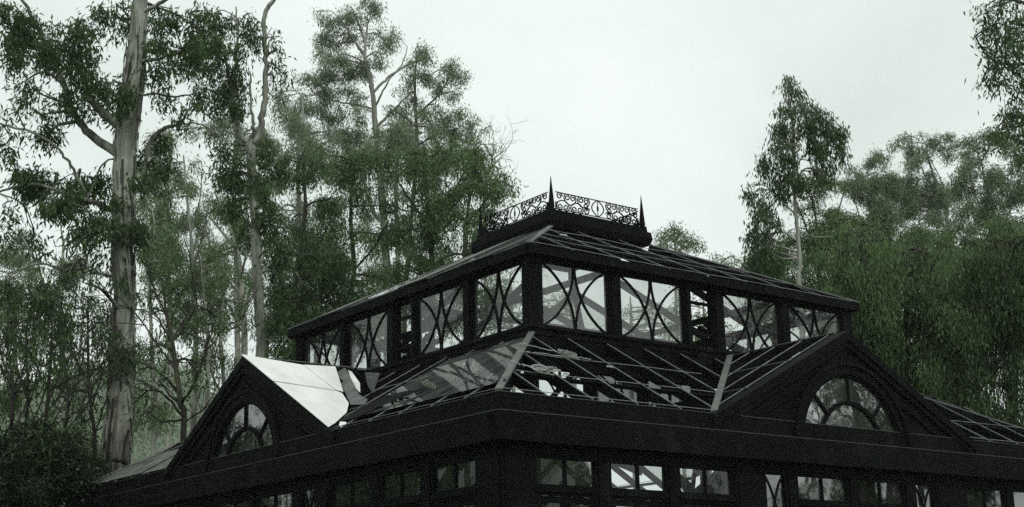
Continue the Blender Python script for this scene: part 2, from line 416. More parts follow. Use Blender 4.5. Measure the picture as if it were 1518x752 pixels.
    # slope glazing
    def slope_panes(mat, spans, d_lo=.08, d_hi=None, name='roof_pane', jitter=.0, lift=.02):
        for s0, s1 in spans:
            top = (d_hi or D)
            def cl(s): return max(d_lo, vl(s)), min(top, s - .08, S - s - .08)
            pts = []
            xs = np.linspace(s0, s1, 5)
            lo = [(x, cl(x)[0]) for x in xs]; hi = [(x, cl(x)[1]) for x in xs]
            if all(h[1] - l[1] < .15 for h, l in zip(hi, lo)): continue
            hi = [(x, max(h, l + .005)) for (x, h), (_, l) in zip(hi, lo)]
            t = lift + rnd.uniform(0, jitter); t2 = lift + rnd.uniform(0, jitter)
            q = MB()
            for i in range(4):
                q.quad(*[fn(x, d, zb + g_ * d + (t if j < 2 else t2)) for j, (x, d) in enumerate((lo[i], lo[i + 1], hi[i + 1], hi[i]))])
            q.build(name, mat, house)
    if k == 'L':
        slope_panes(M['glass_long'], [(.25, 1.93), (1.95, 3.85), (3.87, 5.3)], d_lo=.35, d_hi=2.75, jitter=.02, name='roof_pane')
        slope_panes(M['mossy'], [(12.0, 13.9), (13.92, 15.8), (15.82, 17.9)], d_hi=1.35, jitter=.03, name='roof_sheet')
    elif k in ('BR', 'BL'):
        b = [.98 + .96 * i for i in range(17)]
        slope_panes(M['glass_roof'], [(b[i], b[i + 1] - .01) for i in range(len(b) - 1) if rnd.random() < .55 and b[i + 1] < S - .3])
    return fn


for s in (side_R, side_L, side_BR, side_BL): side_build(s)

# hips of the main roof, their grey cappings, roof corners
mb = MB(); cp = MB()
for (a, b) in (((0.05, 0.05), (LI, LI)), ((SU - .05, .05), (LE, LI)), ((.05, SV - .05), (LI, LE)), ((SU - .05, SV - .05), (LE, LE))):
    p = (a[0], a[1], ZF1 + .03 + H); q = (b[0], b[1], 5.2 + .02 + H)
    mb = MB(); cp = MB(); mb.beam(p, q, .1, .22, drop=.02); cp.beam(p, q, .12, .03, drop=-.025)
    cp.build('hip_capping', M['cap'], mb.build('hip_rafter', M['paint'], house))

# white sheeting on the near slope of the left gable
ucL, hwL, zaL = ped_params('L', SV); slL = (zaL - ZF1) / hwL
sn = np.array([0, -slL, 1.0]); sp = np.array([0, ucL, zaL + H + .045])
def onw(px, py, lift=0.0):
    q = on_plane(px, py, sp, sn); return q + np.array([0, 0, lift])
cornersW = [(355.5, 529.5), (497, 545), (517, 600), (487, 633)]
A_ = onw(355, 530); A_[0] = -.06; A_[1] = ucL; A_[2] = zaL + H + .045
B_ = onw(497, 545.5); C_ = onw(517, 600); Dw = onw(487, 633)
Am = onw(395, 570); Bm = onw(508, 578.5)
Jr = onw(449, 541)
def sheet(name, pts, mat, t=.012):
    q = MB(); pts = [np.array(p, float) for p in pts]; n = np.cross(pts[1] - pts[0], pts[2] - pts[0]); n /= np.linalg.norm(n); n = n if n[2] > 0 else -n
    k = len(pts); base = len(q.v); q.v += [tuple(p) for p in pts] + [tuple(p - n * t) for p in pts]
    q.f.append(tuple(range(k))); q.m.append(0); q.f.append(tuple(range(k, 2 * k))[::-1]); q.m.append(0)
    for i in range(k): q.f.append((i, (i + 1) % k, k + (i + 1) % k, k + i)); q.m.append(0)
    return q.build(name, mat, house)
def lerp(a, b, t): return a + (b - a) * t
up_ = np.array([0, 0, 1.0])
Sm = onw(404, 569.5); Se = onw(505.5, 580)       # seam between upper and lower sheets
gp = .028 * (Dw - A_) / np.linalg.norm(Dw - A_)
Je = lerp(Sm, Se, .93)
sheet('white_roof_sheet', [A_, Jr, Je - gp, lerp(A_, Dw, .40) - gp], M['white'])
sheet('white_roof_sheet', [Jr + .012 * dR * 0 + np.array([.012, 0, .006]), B_ + up_ * .03, onw(509, 582) + up_ * .02, Je - gp + np.array([.012, 0, .008])], M['white'])
sheet('white_roof_sheet', [lerp(A_, Dw, .40) + gp, Je + gp + up_ * .004, lerp(Se, C_, .15), C_ + up_ * .03, onw(514, 612) + up_ * .01, onw(497, 627), Dw], M['white'])

# ------------------------------------------------------------------ lantern
lsides = [lambda s, d, z: (s, LI + d, z + H), lambda s, d, z: (LI + d, s, z + H), lambda s, d, z: (LE - d, s, z + H), lambda s, d, z: (s, LE - d, z + H)]
wins = [(3.30, 4.96), (5.25, 6.95), (7.14, 7.76), (8.08, 9.77), (10.07, 11.80)]
for i, fn in enumerate(lsides):
    mb = MB(); e = .003 if i in (1, 2) else 0
    mb.box(LI + e, LE - e, 0 + e, .22, 5.21, 5.385, fn)             # sill
    mb.box(LI + .02, LE - .02, .02 + e, .2, 4.62 if i < 2 else 4.95, 5.209, fn)
    mb.box(LI - .04, LE + .04, -.045, -.002, 5.33, 5.40, fn)         # sill nosing
    mb.box(LI + e, LE - e, .01 + e, .2, 6.655, 6.80, fn)            # head
    edges = [LI + e] + [x for w in wins for x in w] + [LE - e]
    for a, b in zip(edges[0::2], edges[1::2]):
        corner = a < LI + .1 or b > LE - .1
        pm = MB(); pm.box(a, b, (0 if corner else .02) + e, .2 if corner else .18, 5.384, 6.656, fn)
        if not corner: pm.box(a + .05, b - .05, -.012, .021, 5.40, 6.655, fn)
        pm.build('lantern_post', M['paint'], house)
    mb.build('lantern_frame', M['paint'], house)
    for j, (a, b) in enumerate(wins):
        z0, z1 = 5.385, 6.655; c = (a + b) / 2; w = (b - a) / 2; h = z1 - z0
        mb = MB()
        mb.box(a, a + .035, .05, .12, z0, z1, fn); mb.box(b - .035, b, .05, .12, z0, z1, fn)
        mb.box(a + .035, b - .035, .05, .12, z0, z0 + .03, fn); mb.box(a + .035, b - .035, .05, .12, z1 - .03, z1, fn)
        if j == 2:
            mb.box(a, b, .06, .11, 5.66, 5.75, fn); mb.box(a, b, .06, .11, 6.3, 6.36, fn)
            mb.build('open_vent', M['paint'], house); continue
        p = mb.build('lantern_window', M['paint'], house)
        R = (w * w + h * h) / (2 * w)
        q = MB()
        for sg in (-1, 1):
            for vz in (0, 1):
                amax = math.asin(min(1, h / R))
                pts = []
                for t in np.linspace(0, amax, 14):
                    x = R * math.cos(t) - R                            # 0 at the middle, -w at the corner
                    zz = R * math.sin(t)
                    pts.append(fn(c + sg * (x - .012), .085, (z0 + zz) if vz == 0 else (z1 - zz)))
                for p0, p1 in zip(pts[:-1], pts[1:]):
                    q.beam(p0, p1, .034, .045, up=np.array(fn(0, 1, 0)) - np.array(fn(0, 0, 0)), drop=-.02)
        q.build('tracery', M['paint'], p)
        q = MB(); q.quad(fn(a + .03, .085, z0 + .02), fn(b - .03, .085, z0 + .02), fn(b - .03, .085, z1 - .02), fn(a + .03, .085, z1 - .02))
        gm = {0: {0: 'glass_dusty', 1: 'glass_dusty', 3: 'glass', 4: 'glass'}, 1: {0: 'glass', 1: 'glass', 3: 'glass', 4: 'glass'},
              2: {0: 'glass', 1: 'glass_dusty', 3: 'glass_frost', 4: 'glass_frost'}, 3: {0: 'glass', 1: 'glass', 3: 'glass', 4: 'glass'}}[i][j]
        q.build('pane', M[gm], p)

# lantern eave, roof slopes
E0, E1, C0, C1 = 2.88, 12.22, 5.64, 8.48
ZE, ZC = 6.89, 8.30
mb = MB()
for i, fn in enumerate(lsides):
    e = .003 if i in (1, 2) else 0
    mb.box(E0 + e, E1 - e, E0 - LI, E0 - LI + .1, 6.715, 6.875, fn)
    mb.box(E0 + .05, E1 - .05, E0 - LI + .02 + e, .2, 6.80, 6.835, fn)
mb.build('lantern_eave', M['paint'], house)
low = [(E0, E0), (E1, E0), (E1, E1), (E0, E1)]; hic = [(C0, C0), (C1, C0), (C1, C1), (C0, C1)]
def P3(p, z): return np.array([p[0], p[1], z + H])
for i in range(4):
    A, B = P3(low[i], ZE), P3(low[(i + 1) % 4], ZE); Cc, Dd = P3(hic[i], ZC), P3(hic[(i + 1) % 4], ZC)
    hip, hcp = MB(), MB(); hip.beam(A, Cc, .09, .2, drop=.02); hcp.beam(A, Cc, .11, .03, drop=-.025)
    hcp.build('hip_capping', M['cap'], hip.build('hip_rafter', M['paint'], house))
    t = (B - A) / np.linalg.norm(B - A); nin = np.array([-t[1], t[0], 0]); Ln = np.linalg.norm(B - A)
    c0, c1 = (Cc - A) @ t, (Dd - A) @ t; dep = (Cc - A) @ nin
    upn = np.cross(t, nin * dep + np.array([0, 0, ZC - ZE])); upn = upn if upn[2] > 0 else -upn
    def pt(s, f): return A + t * s + nin * dep * f + np.array([0, 0, (ZC - ZE) * f])
    k = 6 if i in (1, 2) else 8
    for j in range(1, k):
        s = Ln * j / k
        f = 1.0 if c0 <= s <= c1 else (s / c0 if s < c0 else (Ln - s) / (Ln - c1))
        p, q = pt(s, .03), pt(s, f)
        a_ = MB(); a_.beam(p, q, .06, .16, upn, .012); o_ = a_.build('rafter', M['paint'], house); b_ = MB(); b_.beam(p, q, .016, .013, upn, -.008); b_.build('glazing_bar', M['strip'], o_)
    for f in ((.02, .3, .5, .78) if i in (0, 3) else (.4,)):
        a, b = c0 * f + .03, Ln - (Ln - c1) * f - .03
        a_ = MB(); a_.tube([pt(a + (b - a) * x, f) + np.array([0, 0, .015 + .01 * math.sin(11 * x + f * 30)]) for x in np.linspace(0, 1, 9)], .007, 5); a_.build('glazing_rod', M['strip'], house)
        if f in (.3, .5): a_ = MB(); a_.beam(pt(a, f), pt(b, f), .045, .07, upn, .02); a_.build('purlin', M['paint'], house)
    # covering: right slope (0) open, the rest mostly dark sheets or dirty glass
    spans = [(Ln * j / k, Ln * (j + 1) / k) for j in range(k)]
    for j, (s0, s1) in enumerate(spans):
        f0 = 1.0 if c0 <= (s0 + .01) <= c1 else ((s0) / c0 if s0 < c0 else (Ln - s0) / (Ln - c1))
        f1 = 1.0 if c0 <= (s1 - .01) <= c1 else ((s1) / c0 if s1 < c0 else (Ln - s1) / (Ln - c1))
        f0, f1 = max(f0, .02), max(f1, .02)
        lo_, nm, mt = 0.0, 'roof_panel', M['panel']
        if i == 0: continue
        if i == 3: nm, mt = ('roof_sheet', M['mossy']) if j in (1, 4) else (('roof_panel', M['panel']) if j == 6 else ('roof_pane', M['glass_roof']))
        if i in (1, 2):
            lo_ = .985
            if min(f0, f1) > .1 and j in (1, 4):
                q = MB(); o = np.array([0, 0, .02]); h0, h1 = min(.97, f0 * .97), min(.97, f1 * .97)
                q.quad(pt(s0 + .01, .02) + o, pt(s1 - .01, .02) + o, pt(s1 - .01, h1) + o, pt(s0 + .01, h0) + o); q.build('roof_pane', M['glass_roof' if j % 2 else 'glass'], house)
            if max(f0, f1) <= lo_ + .02: continue
        q = MB(); o = np.array([0, 0, .03 + rnd.uniform(0, .03)])
        q.quad(pt(s0 + .01, min(lo_, f0 * .95)) + o, pt(s1 - .01, min(lo_, f1 * .95)) + o, pt(s1 - .01, f1 * .985) + o, pt(s0 + .01, f0 * .985) + o)
        q.build(nm, mt, house)

# flat cap with stepped plinth
mb = MB()
def frust(mb, a0, a1, z0, b0, b1, z1):
    mb.hexa([(a0, a0, z0 + H), (a1, a0, z0 + H), (a1, a1, z0 + H), (a0, a1, z0 + H), (b0, b0, z1 + H), (b1, b0, z1 + H), (b1, b1, z1 + H), (b0, b1, z1 + H)])
frust(mb, C0 + .12, C1 - .1, 8.23, C0 + .12, C1 - .1, 8.299)
frust(mb, C0 - .02, C1 + .02, 8.30, C0 - .06, C1 + .06, 8.44)
frust(mb, C0 - .06, C1 + .06, 8.441, C0 - .04, C1 + .04, 8.60)
frust(mb, C0 + .06, C1 + .03, 8.601, C0 + .08, C1 + .02, 8.74)
mb.build('lantern_cap', M['paint'], house)
Z1 = 8.74
mid = (C0 + C1) / 2; SP0, SP1 = C0 + .15, C1 - .05
for (a, b) in ((SP0, SP0), (SP1, SP0), (SP0, SP1), (SP1, SP1)):
    mb = MB(); z = Z1 + H
    def fr(h0, r0, h1, r1): mb.hexa([(a - r0, b - r0, z + h0), (a + r0, b - r0, z + h0), (a + r0, b + r0, z + h0), (a - r0, b + r0, z + h0), (a - r1, b - r1, z + h1), (a + r1, b - r1, z + h1), (a + r1, b + r1, z + h1), (a - r1, b + r1, z + h1)])
    fr(.0, .07, .03, .07); fr(.031, .04, .06, .045); fr(.061, .05, .12, .047); fr(.121, .047, .78, .003)
    mb.build('spire', M['paint'], house)


def spiral(cx, cz, R, turns, start, sgn, n=26):
    return [(cx + R * (1 - .72 * t) * math.cos(start + sgn * turns * 2 * math.pi * t), cz + R * (1 - .72 * t) * math.sin(start + sgn * turns * 2 * math.pi * t)) for t in np.linspace(0, 1, n)]


def cresting(fn):
    mb = MB(); r = .0145; L = SP1 - SP0 - .24; x0 = SP0 + .12; h0, h1 = 8.79, 9.17; hh = h1 - h0
    def T(pts, rr=r): mb.tube([fn(x0 + x, h0 + z) for x, z in pts], rr, 5)
    T([(0, hh), (L, hh)], .013); T([(0, 0), (L, 0)], .012); T([(L / 2, 0), (L / 2, hh)], .011)
    T([(0, 0), (0, .15)]); T([(L, 0), (L, .15)]); T([(0, .15), (.05, .15)]); T([(L, .15), (L - .05, .15)])
    for x in (.15, L * .3, L * .7, L - .15): mb.tube([fn(x0 + x, h0 - .06), fn(x0 + x, h0)], .01, 4)
    half = L / 2
    for mir in (False, True):
        def m(pts): return [(L - x, z) if mir else (x, z) for x, z in pts]
        # big bracket next to the middle bar
        T(m([(half - .02 - .16 * math.sin(math.pi * t) + .005, hh * t) for t in np.linspace(0, 1, 14)]))
        T(m([(half - .01, hh / 2 + (t - .5) * .1) for t in np.linspace(0, 1, 3)]))
        R = half * .135
        for cx in (half * .02, half * .34, half * .66):                # cups hanging from the top rail
            if cx > .1:
                T(m([(cx + R * 1.05 * math.cos(a), hh - .075 + R * 1.0 * math.sin(a)) for a in np.linspace(math.pi, 2 * math.pi, 16)]))
                T(m(spiral(cx - R * .52, hh - .075, R * .52, 1.4, math.pi, -1)))
            T(m(spiral(cx + R * .52, hh - .075, R * .52, 1.4, 0, 1)))
        for cx in (half * .17, half * .5):                              # arches standing on the bottom rail
            T(m([(cx + R * 1.1 * math.cos(a), .06 + R * .95 * math.sin(a)) for a in np.linspace(0, math.pi, 16)]))
            T(m(spiral(cx - R * .55, .06, R * .52, 1.4, math.pi, 1)))
            T(m(spiral(cx + R * .55, .06, R * .52, 1.4, 0, -1)))
        T(m(spiral(half * .74, .075, R * .55, 1.4, 0.4, 1))); T(m(spiral(half * .72, .19, R * .45, 1.3, -.6, -1)))
    return mb.build('cresting_panel', M['paint'], house)


cresting(lambda s, z: (s, SP0, z + H)); cresting(lambda s, z: (SP0, s, z + H)); cresting(lambda s, z: (SP1, s, z + H)); cresting(lambda s, z: (s, SP1, z + H))

# interior: columns, ring beams, braces, trusses
mb = MB()
for a in (LI + .1, mid + .3, LE - .1):
    for b in (LI + .1, mid + .3, LE - .1):
        if a == b == mid + .3: continue
        mb = MB(); mb.box(a - .07, a + .07, b - .07, b + .07, 0.0, 4.95 + H); mb.build('column', M['paint'], house)
class Braces:
    def beam(s, p, q, w, h): b = MB(); b.beam(p, q, w, h); b.build('brace', M['paint'], house)
mb = Braces()
for c in (LI + .1, LE - .1):
    mb.beam((LI, c, 5.0 + H), (LE, c, 5.0 + H), .14, .2); mb.beam((c, LI, 4.99 + H), (c, LE, 4.99 + H), .14, .2)
for x in (5.1, 9.95):
    mb.beam((x, LI + .2, 6.78 + H), (x, LE - .2, 6.78 + H), .07, .13)
for y in (7.4,):
    mb.beam((LI + .2, y, 6.64 + H), (LE - .2, y, 6.64 + H), .07, .11)
for (p, q) in (((LI + .2, 5.1, 5.3), (5.6, 5.1, 6.6)), ((LE - .2, 5.1, 5.3), (9.6, 5.1, 6.6)), ((5.1, LI + .2, 5.3), (5.1, 5.6, 6.6)), ((5.1, LE - .2, 5.3), (5.1, 9.6, 6.6)),
               ((LI + .2, 9.9, 5.3), (5.6, 9.9, 6.6)), ((LE - .2, 9.9, 5.3), (9.6, 9.9, 6.6)), ((9.9, LI + .2, 5.3), (9.9, 5.6, 6.6)), ((9.9, LE - .2, 5.3), (9.9, 9.6, 6.6))):
    mb.beam((p[0], p[1], p[2] + H), (q[0], q[1], q[2] + H), .09, .12)
for s in range(4):                                                  # raking struts from the columns to the eaves
    f4 = [lambda a, d, z: (a, d, z + H), lambda a, d, z: (d, a, z + H), lambda a, d, z: (SU - d, a, z + H), lambda a, d, z: (a, SV - d, z + H)][s]
    for a in (LI + .2, 6.0, 8.2, 10.4, LE):
        mb.beam(f4(a, .4, 2.5), f4(a - .02, LI, 3.5), .08, .12)
    for a in (1.3, 3.3, 5.4, 7.6, 9.8): mb.beam(f4(a, .5, 3.3), f4(a + 1.5, .5, 1.8), .07, .1)
mb = MB(); mb.box(.3, SU - .3, .3, SV - .3, .01, .06); mb.build('floor_slab', M['floor'], house)

# torn membrane flaps left of the long pane, standing up in the valley
lz = ZF1 + H
def lp(px, py, u): return on_plane(px, py, (u, 0, 0), (1, 0, 0))
def flap(label, pts, mat):
    c = sum(np.array(p) for p in pts) / len(pts)
    q = MB(); n = np.array([.012, .004, .0]); k = len(pts); pw = [np.array(p, float) for p in pts]
    q.v += [tuple(p) for p in pw] + [tuple(p + n) for p in pw]; q.f.append(tuple(range(k))); q.f.append(tuple(range(k, 2 * k))[::-1]); q.m += [0, 0]
    for i in range(k): q.f.append((i, (i + 1) % k, k + (i + 1) % k, k + i)); q.m.append(0)
    Rw = np.stack([dR, dL, [0, 0, 1]])
    q.v = [tuple(O + np.array(p) @ Rw) for p in q.v]
    o = q.build('loose_sheet', mat)
    return tag(o, label, 'roof sheet', 'torn sheets in the roof valley')
flap('dark curled membrane flap beside the torn edge of the white roof sheeting', [lp(497, 546, 2.3), lp(512, 546, 2.3), lp(532, 585, 1.4), lp(545, 592, 1.3), lp(540, 600, 1.05), lp(520, 600, 1.0), lp(506, 570, 1.7)], M['torn'])
flap('bright narrow shard of sheet standing upright in the roof valley', [lp(516, 549, 2.2), lp(521, 551, 2.2), lp(533, 568, 1.9), lp(533.5, 582, 1.7), lp(524, 572, 1.8)], M['white'])
flap('grey triangular flap of sheet leaning against the lantern sill', [lp(541, 552, 2.5), lp(563, 553, 2.5), lp(552, 582, 1.7), lp(545, 572, 1.9)], M['glass_frost'])

lsn = (-(5.20 - ZF1) / (LI - .02), 0, 1)
def ol(px, py, lift): return on_plane(px, py, (0, 0, ZF1 + H + lift), lsn)
flap('black bent strip drawn for the dark torn gap along the lower edge of the long roof pane', [ol(498, 627, .03), ol(530, 606, .1), ol(562, 590, .16), ol(600, 580, .14), ol(633, 575, .08), ol(600, 588, .1), ol(566, 601, .08), ol(530, 618, .05)], M['paint'])  # black strip puts the darkness of the open gap into its colour

# loose wires lying on the open roof slope
zb = ZF1; g_ = (5.20 - zb) / (LI - .02)
def osl(px, py, lift=.04):
    q = on_plane(px, py, (0, 0, zb + H + lift), (0, -g_, 1)); return q
def wire(label, strands, coils=()):
    q = MB(); Rw = np.stack([dR, dL, [0, 0, 1]])
    for st in strands:
        P = np.array([osl(x, y, l) for x, y, l in st]); t = np.linspace(0, len(P) - 1, len(P) * 6)
        P = np.stack([np.interp(t, range(len(P)), P[:, i]) for i in range(3)], 1); P[1:-1] += np.random.default_rng(len(P)).normal(0, .006, P[1:-1].shape)
        q.tube(P @ Rw + O, .008, 5)
    for (x, y, R, n) in coils:
        c = osl(x, y, .07); rg = np.random.default_rng(int(x))
        for i in range(n):
            a = np.linspace(0, 2 * math.pi * rg.uniform(.6, 1.1), 18) + rg.uniform(0, 6); rr = R * rg.uniform(.5, 1.2); tl = rg.uniform(-.6, .6, 2)
            o = rg.normal(0, R * .4, 3)
            P = np.stack([c[0] + o[0] + 1.7 * rr * np.cos(a), c[1] + o[1] * .5 + rr * .6 * np.sin(a), c[2] + abs(o[2]) * .3 + rr * (tl[0] * np.cos(a) + .5 * np.sin(a))], 1)
            q.tube(P @ Rw + O, .007, 4)
    return tag(q.build('loose_wire', M['cable']), label, 'wire', 'loose wires on the open roof')
wire('tangled pale wire high on the open slope just right of the grey hip', [[(769, 509, .06), (800, 516, .05), (826, 522, .08), (850, 529, .05), (876, 533, .05)], [(790, 523, .04), (830, 528, .1), (858, 531, .05)]], [(842, 525, .1, 6)])
wire('tangled pale wire with a loop lower on the open slope by the hip', [[(757, 534, .06), (772, 541, .08), (795, 545, .08), (815, 553, .06)], [(775, 540, .05), (800, 552, .1), (822, 556, .04)]], [(800, 547, .1, 6), (812, 549, .08, 3)])

for (px, py, w_, top) in ((826, 551, .11, 0), (840, 556, .07, 0), (905, 545, .09, 0), (783, 523, .05, 0), (836, 350, .14, 1), (1215, 520, .12, 0)):
    if top: q = on_plane(px, py, (E0, E0, ZE + H + .05), (0, -(ZC - ZE) / (C0 - E0), 1))
    else: q = osl(px, py, .03)
    sh = MB(); r1 = rnd.uniform(-.4, .4); a1 = np.array([math.cos(r1), math.sin(r1) * .7, .35 * math.sin(r1)]) * w_; b1 = np.array([.2, .6, .42]) * w_
    sh.hexa([q - a1, q + a1 * .8, q + a1 + b1, q - a1 * .6 + b1 * .8] + [p + np.array([0, 0, .012]) for p in (q - a1, q + a1 * .8, q + a1 + b1, q - a1 * .6 + b1 * .8)])
    sh.build('broken_pane', M['strip'], house)

# ------------------------------------------------------------------ trees
BRAND = {}


def catmull(P, sub):
    P = np.array(P, float)
    if len(P) < 3: 
        t = np.linspace(0, 1, sub + 1)[:, None]; return P[0] * (1 - t) + P[-1] * t
    Q = np.vstack([2 * P[0] - P[1], P, 2 * P[-1] - P[-2]]); out = []
    for i in range(1, len(Q) - 2):
        p0, p1, p2, p3 = Q[i - 1:i + 3]
        for t in np.linspace(0, 1, sub, endpoint=False):
            out.append(.5 * ((2 * p1) + (-p0 + p2) * t + (2 * p0 - 5 * p1 + 4 * p2 - p3) * t * t + (-p0 + 3 * p1 - 3 * p2 + p3) * t ** 3))
    out.append(Q[-2]); return np.array(out)


def np_mesh(name, verts, quads, mat, parent, smooth=False):
    me = bpy.data.meshes.new(name); n = len(verts); q = len(quads)
    me.vertices.add(n); me.vertices.foreach_set('co', np.ascontiguousarray(verts, np.float32).ravel())
    me.loops.add(q * 4); me.loops.foreach_set('vertex_index', np.ascontiguousarray(quads, np.int32).ravel())
    me.polygons.add(q); me.polygons.foreach_set('loop_start', np.arange(0, q * 4, 4, dtype=np.int32)); me.polygons.foreach_set('loop_total', np.full(q, 4, np.int32))
    if smooth: me.polygons.foreach_set('use_smooth', np.ones(q, bool))
    me.update(calc_edges=True); me.materials.append(mat)
    o = bpy.data.objects.new(name, me); COL.objects.link(o); o.parent = parent; return o


def batch_twigs(S, Mid, E, r0, r1):       # three-sided two-segment twigs, vectorised
    n = len(S); T = E - S; T /= np.linalg.norm(T, axis=1)[:, None] + 1e-9
    a = np.cross(T, np.array([.2, .3, .93])); a /= np.linalg.norm(a, axis=1)[:, None] + 1e-9; b = np.cross(T, a)
    V = np.zeros((n, 3, 3, 3))
    for i, (P, r) in enumerate(((S, r0), (Mid, (r0 + r1) / 2), (E, r1))):
        r = np.broadcast_to(r, (n,))
        for j in range(3):
            an = j * 2 * math.pi / 3; V[:, i, j] = P + (r * math.cos(an))[:, None] * a + (r * math.sin(an))[:, None] * b
    base = np.arange(n)[:, None, None] * 9
    q = []
    for i in range(2):
        for j in range(3): q.append([i * 3 + j, i * 3 + (j + 1) % 3, (i + 1) * 3 + (j + 1) % 3, (i + 1) * 3 + j])
    Q = (base + np.array(q)[None]).reshape(-1, 4)
    return V.reshape(-1, 3), Q


def grow(rg, p, d, L, r, lvl, out, up=.15, spread=.6, kids=3):      # bare branching
    n = 5; P = [p]; dd = d.copy()
    for i in range(n):
        dd = dd + rg.normal(0, .16, 3) + np.array([0, 0, up * .3]); dd /= np.linalg.norm(dd); P.append(P[-1] + dd * L / n)
    out.append((np.array(P), r, r * .45))
    if lvl > 0:
        for _ in range(kids):
            i = rg.integers(2, n + 1); nd = dd + rg.normal(0, spread, 3); nd /= np.linalg.norm(nd)
            grow(rg, P[i], nd, L * rg.uniform(.5, .8), r * .5, lvl - 1, out, up, spread, kids)


def tree(label, d, trunk, limbs=(), clumps=(), leaf=(.185, .042), lm='leaf_dark', bm='gum_bark', dens=1.0, seed=1, name='eucalyptus_tree', cat='tree', group=None,
         hang=1.0, bare=(), spray=.26, twig=.012, sway=1.3, rough=.05, dz=1.6, csc=1.0):
    rg = np.random.default_rng(seed); s = d / F * 1.04
    wood = MB(); nodes = []
    P = np.array([at(x, y, d) for x, y, w in trunk]); R = np.array([w for *_, w in trunk]) * s / 2
    if P[0][2] > .1:
        b = P[0].copy(); b[2] = -.15; P = np.vstack([b, P]); R = np.concatenate([[R[0] * 1.3], R])
    C = catmull(P, 6); Rr = np.interp(np.linspace(0, len(R) - 1, len(C)), range(len(R)), R)
    C[1:-1, :2] += rg.normal(0, 1, (len(C) - 2, 2)) * Rr[1:-1, None] * .06
    base = P[0].copy(); base[2] = 0
    wood.tube(C, Rr * (1 + rg.normal(0, rough, len(C))), 14 if R.max() > .2 else 8); nodes += list(zip(C, Rr))
    for lb in limbs:
        o = rg.uniform(-1, 1) * sway; k = len(lb)
        near = min(nodes[:len(C)], key=lambda nr: np.linalg.norm(nr[0] - at(lb[0][0], lb[0][1], d)))[0]
        Q = np.array([at(x, y, d + o * i / (k - 1)) for i, (x, y, w) in enumerate(lb)]); Q[0] = near if np.linalg.norm(near - Q[0]) < .8 else Q[0]
        QR = np.array([w for *_, w in lb]) * s / 2; Cq = catmull(Q, 5); CR = np.interp(np.linspace(0, k - 1, len(Cq)), range(k), QR)
        Cq[1:] += rg.normal(0, 1, Cq[1:].shape) * np.minimum(CR[1:, None], .04) * .5
        wood.tube(Cq, CR, 8); nodes += list(zip(Cq, CR))
    NP = np.array([n[0] for n in nodes]); NR = np.array([n[1] for n in nodes])
    TS, TM, TE, T0, T1 = [], [], [], [], []
    for (px, py, wpx, L, ang, lvl) in bare:                              # bare twiggy growth
        out = []; p = at(px, py, d); dr = np.array([math.sin(math.radians(ang)), rg.normal(0, .35), math.cos(math.radians(ang))])
        grow(rg, p, dr / np.linalg.norm(dr), L, wpx * s / 2, lvl, out)
        for Pb, ra, rb in out:
            k = len(Pb); rr = np.linspace(ra, rb, k)
            for i in range(k - 1): TS.append(Pb[i]); TM.append((Pb[i] + Pb[i + 1]) / 2); TE.append(Pb[i + 1]); T0.append(rr[i]); T1.append(rr[i + 1])
    LP, LD, LS = [], [], []
    lpx = leaf[0] / s * leaf[1] / s * .3
    for c in clumps:
        px, py, rx, ry = c[:4]; rx *= csc; ry *= csc; dn = (c[4] if len(c) > 4 else 1.0) * dens
        cc = at(px, py, d + rg.normal(0, .5) * dz); a, b = rx * s, ry * s
        nl = dn * math.pi * rx * ry * 2.3 / lpx
        ns = max(5, int(nl / 18))
        # connect to the wood
        dist = np.linalg.norm(NP - cc, axis=1) + np.maximum(0, NP[:, 2] - cc[2]) * .8
        j = int(np.argmin(dist)); st = NP[j]
        mid_ = (st + cc) / 2 + rg.normal(0, .12, 3) + np.array([0, 0, .1 * np.linalg.norm(cc - st)])
        br = catmull([st, mid_, cc], 4); rr = np.linspace(min(NR[j] * .7, .05 + .012 * np.linalg.norm(cc - st)), .016, len(br))
        wood.tube(br, rr, 5)
        kb = int(np.clip(ns / 6, 4, 40))
        dirs = rg.normal(0, 1, (kb, 3)); dirs /= np.linalg.norm(dirs, axis=1)[:, None]
        ext = np.array([a, min(a, b) * .9 + .25, b])
        tips = cc + dirs * (rg.uniform(.1, 1.0, kb) ** .6 * np.where(rg.random(kb) < .12, 1.35, 1.0))[:, None] * ext
        for tp in tips:
            o_ = br[rg.integers(2, len(br))]
            m_ = (o_ + tp) / 2 + rg.normal(0, .07, 3) + np.array([0, 0, .08]); TS.append(o_); TM.append(m_); TE.append(tp); T0.append(twig * 1.6); T1.append(twig)
        wt = rg.dirichlet(np.full(kb, 1.6)); ix = rg.choice(kb, ns, p=wt)
        tr_ = np.clip(.30 * min(a, b) + .06, .12, .42) * rg.uniform(.7, 1.3, kb)
        sp_ = tips[ix] + rg.normal(0, 1, (ns, 3)) * tr_[ix][:, None] * np.array([.75, .75, .6])
        sp_[:, 2] -= np.abs(rg.normal(0, 1, ns)) * tr_[ix] * .9 * hang
        for tp, si in zip(tips[ix], sp_):
            TS.append(tp); TM.append((tp + si) / 2 + np.array([0, 0, .05])); TE.append(si); T0.append(twig * .8); T1.append(twig * .4)
        m = rg.integers(10, 27, ns)
        cen = np.repeat(sp_, m, axis=0); k = len(cen)
        off = rg.normal(0, 1, (k, 3)) * np.array([spray, spray, spray * .8]) * .62; off[:, 2] -= np.abs(rg.normal(0, spray * .5, k)) * hang
        LP.append(cen + off)
        dv = rg.normal(0, 1, (k, 3)) * .5; dv[:, 2] -= 1.0 * hang; dv[:, :2] += off[:, :2] * .8
        LD.append(dv); LS.append(rg.uniform(.6, 1.25, k))
    root = tag(empty(name, base), label, cat, group)
    bl = lambda V: np.asarray(V) - base
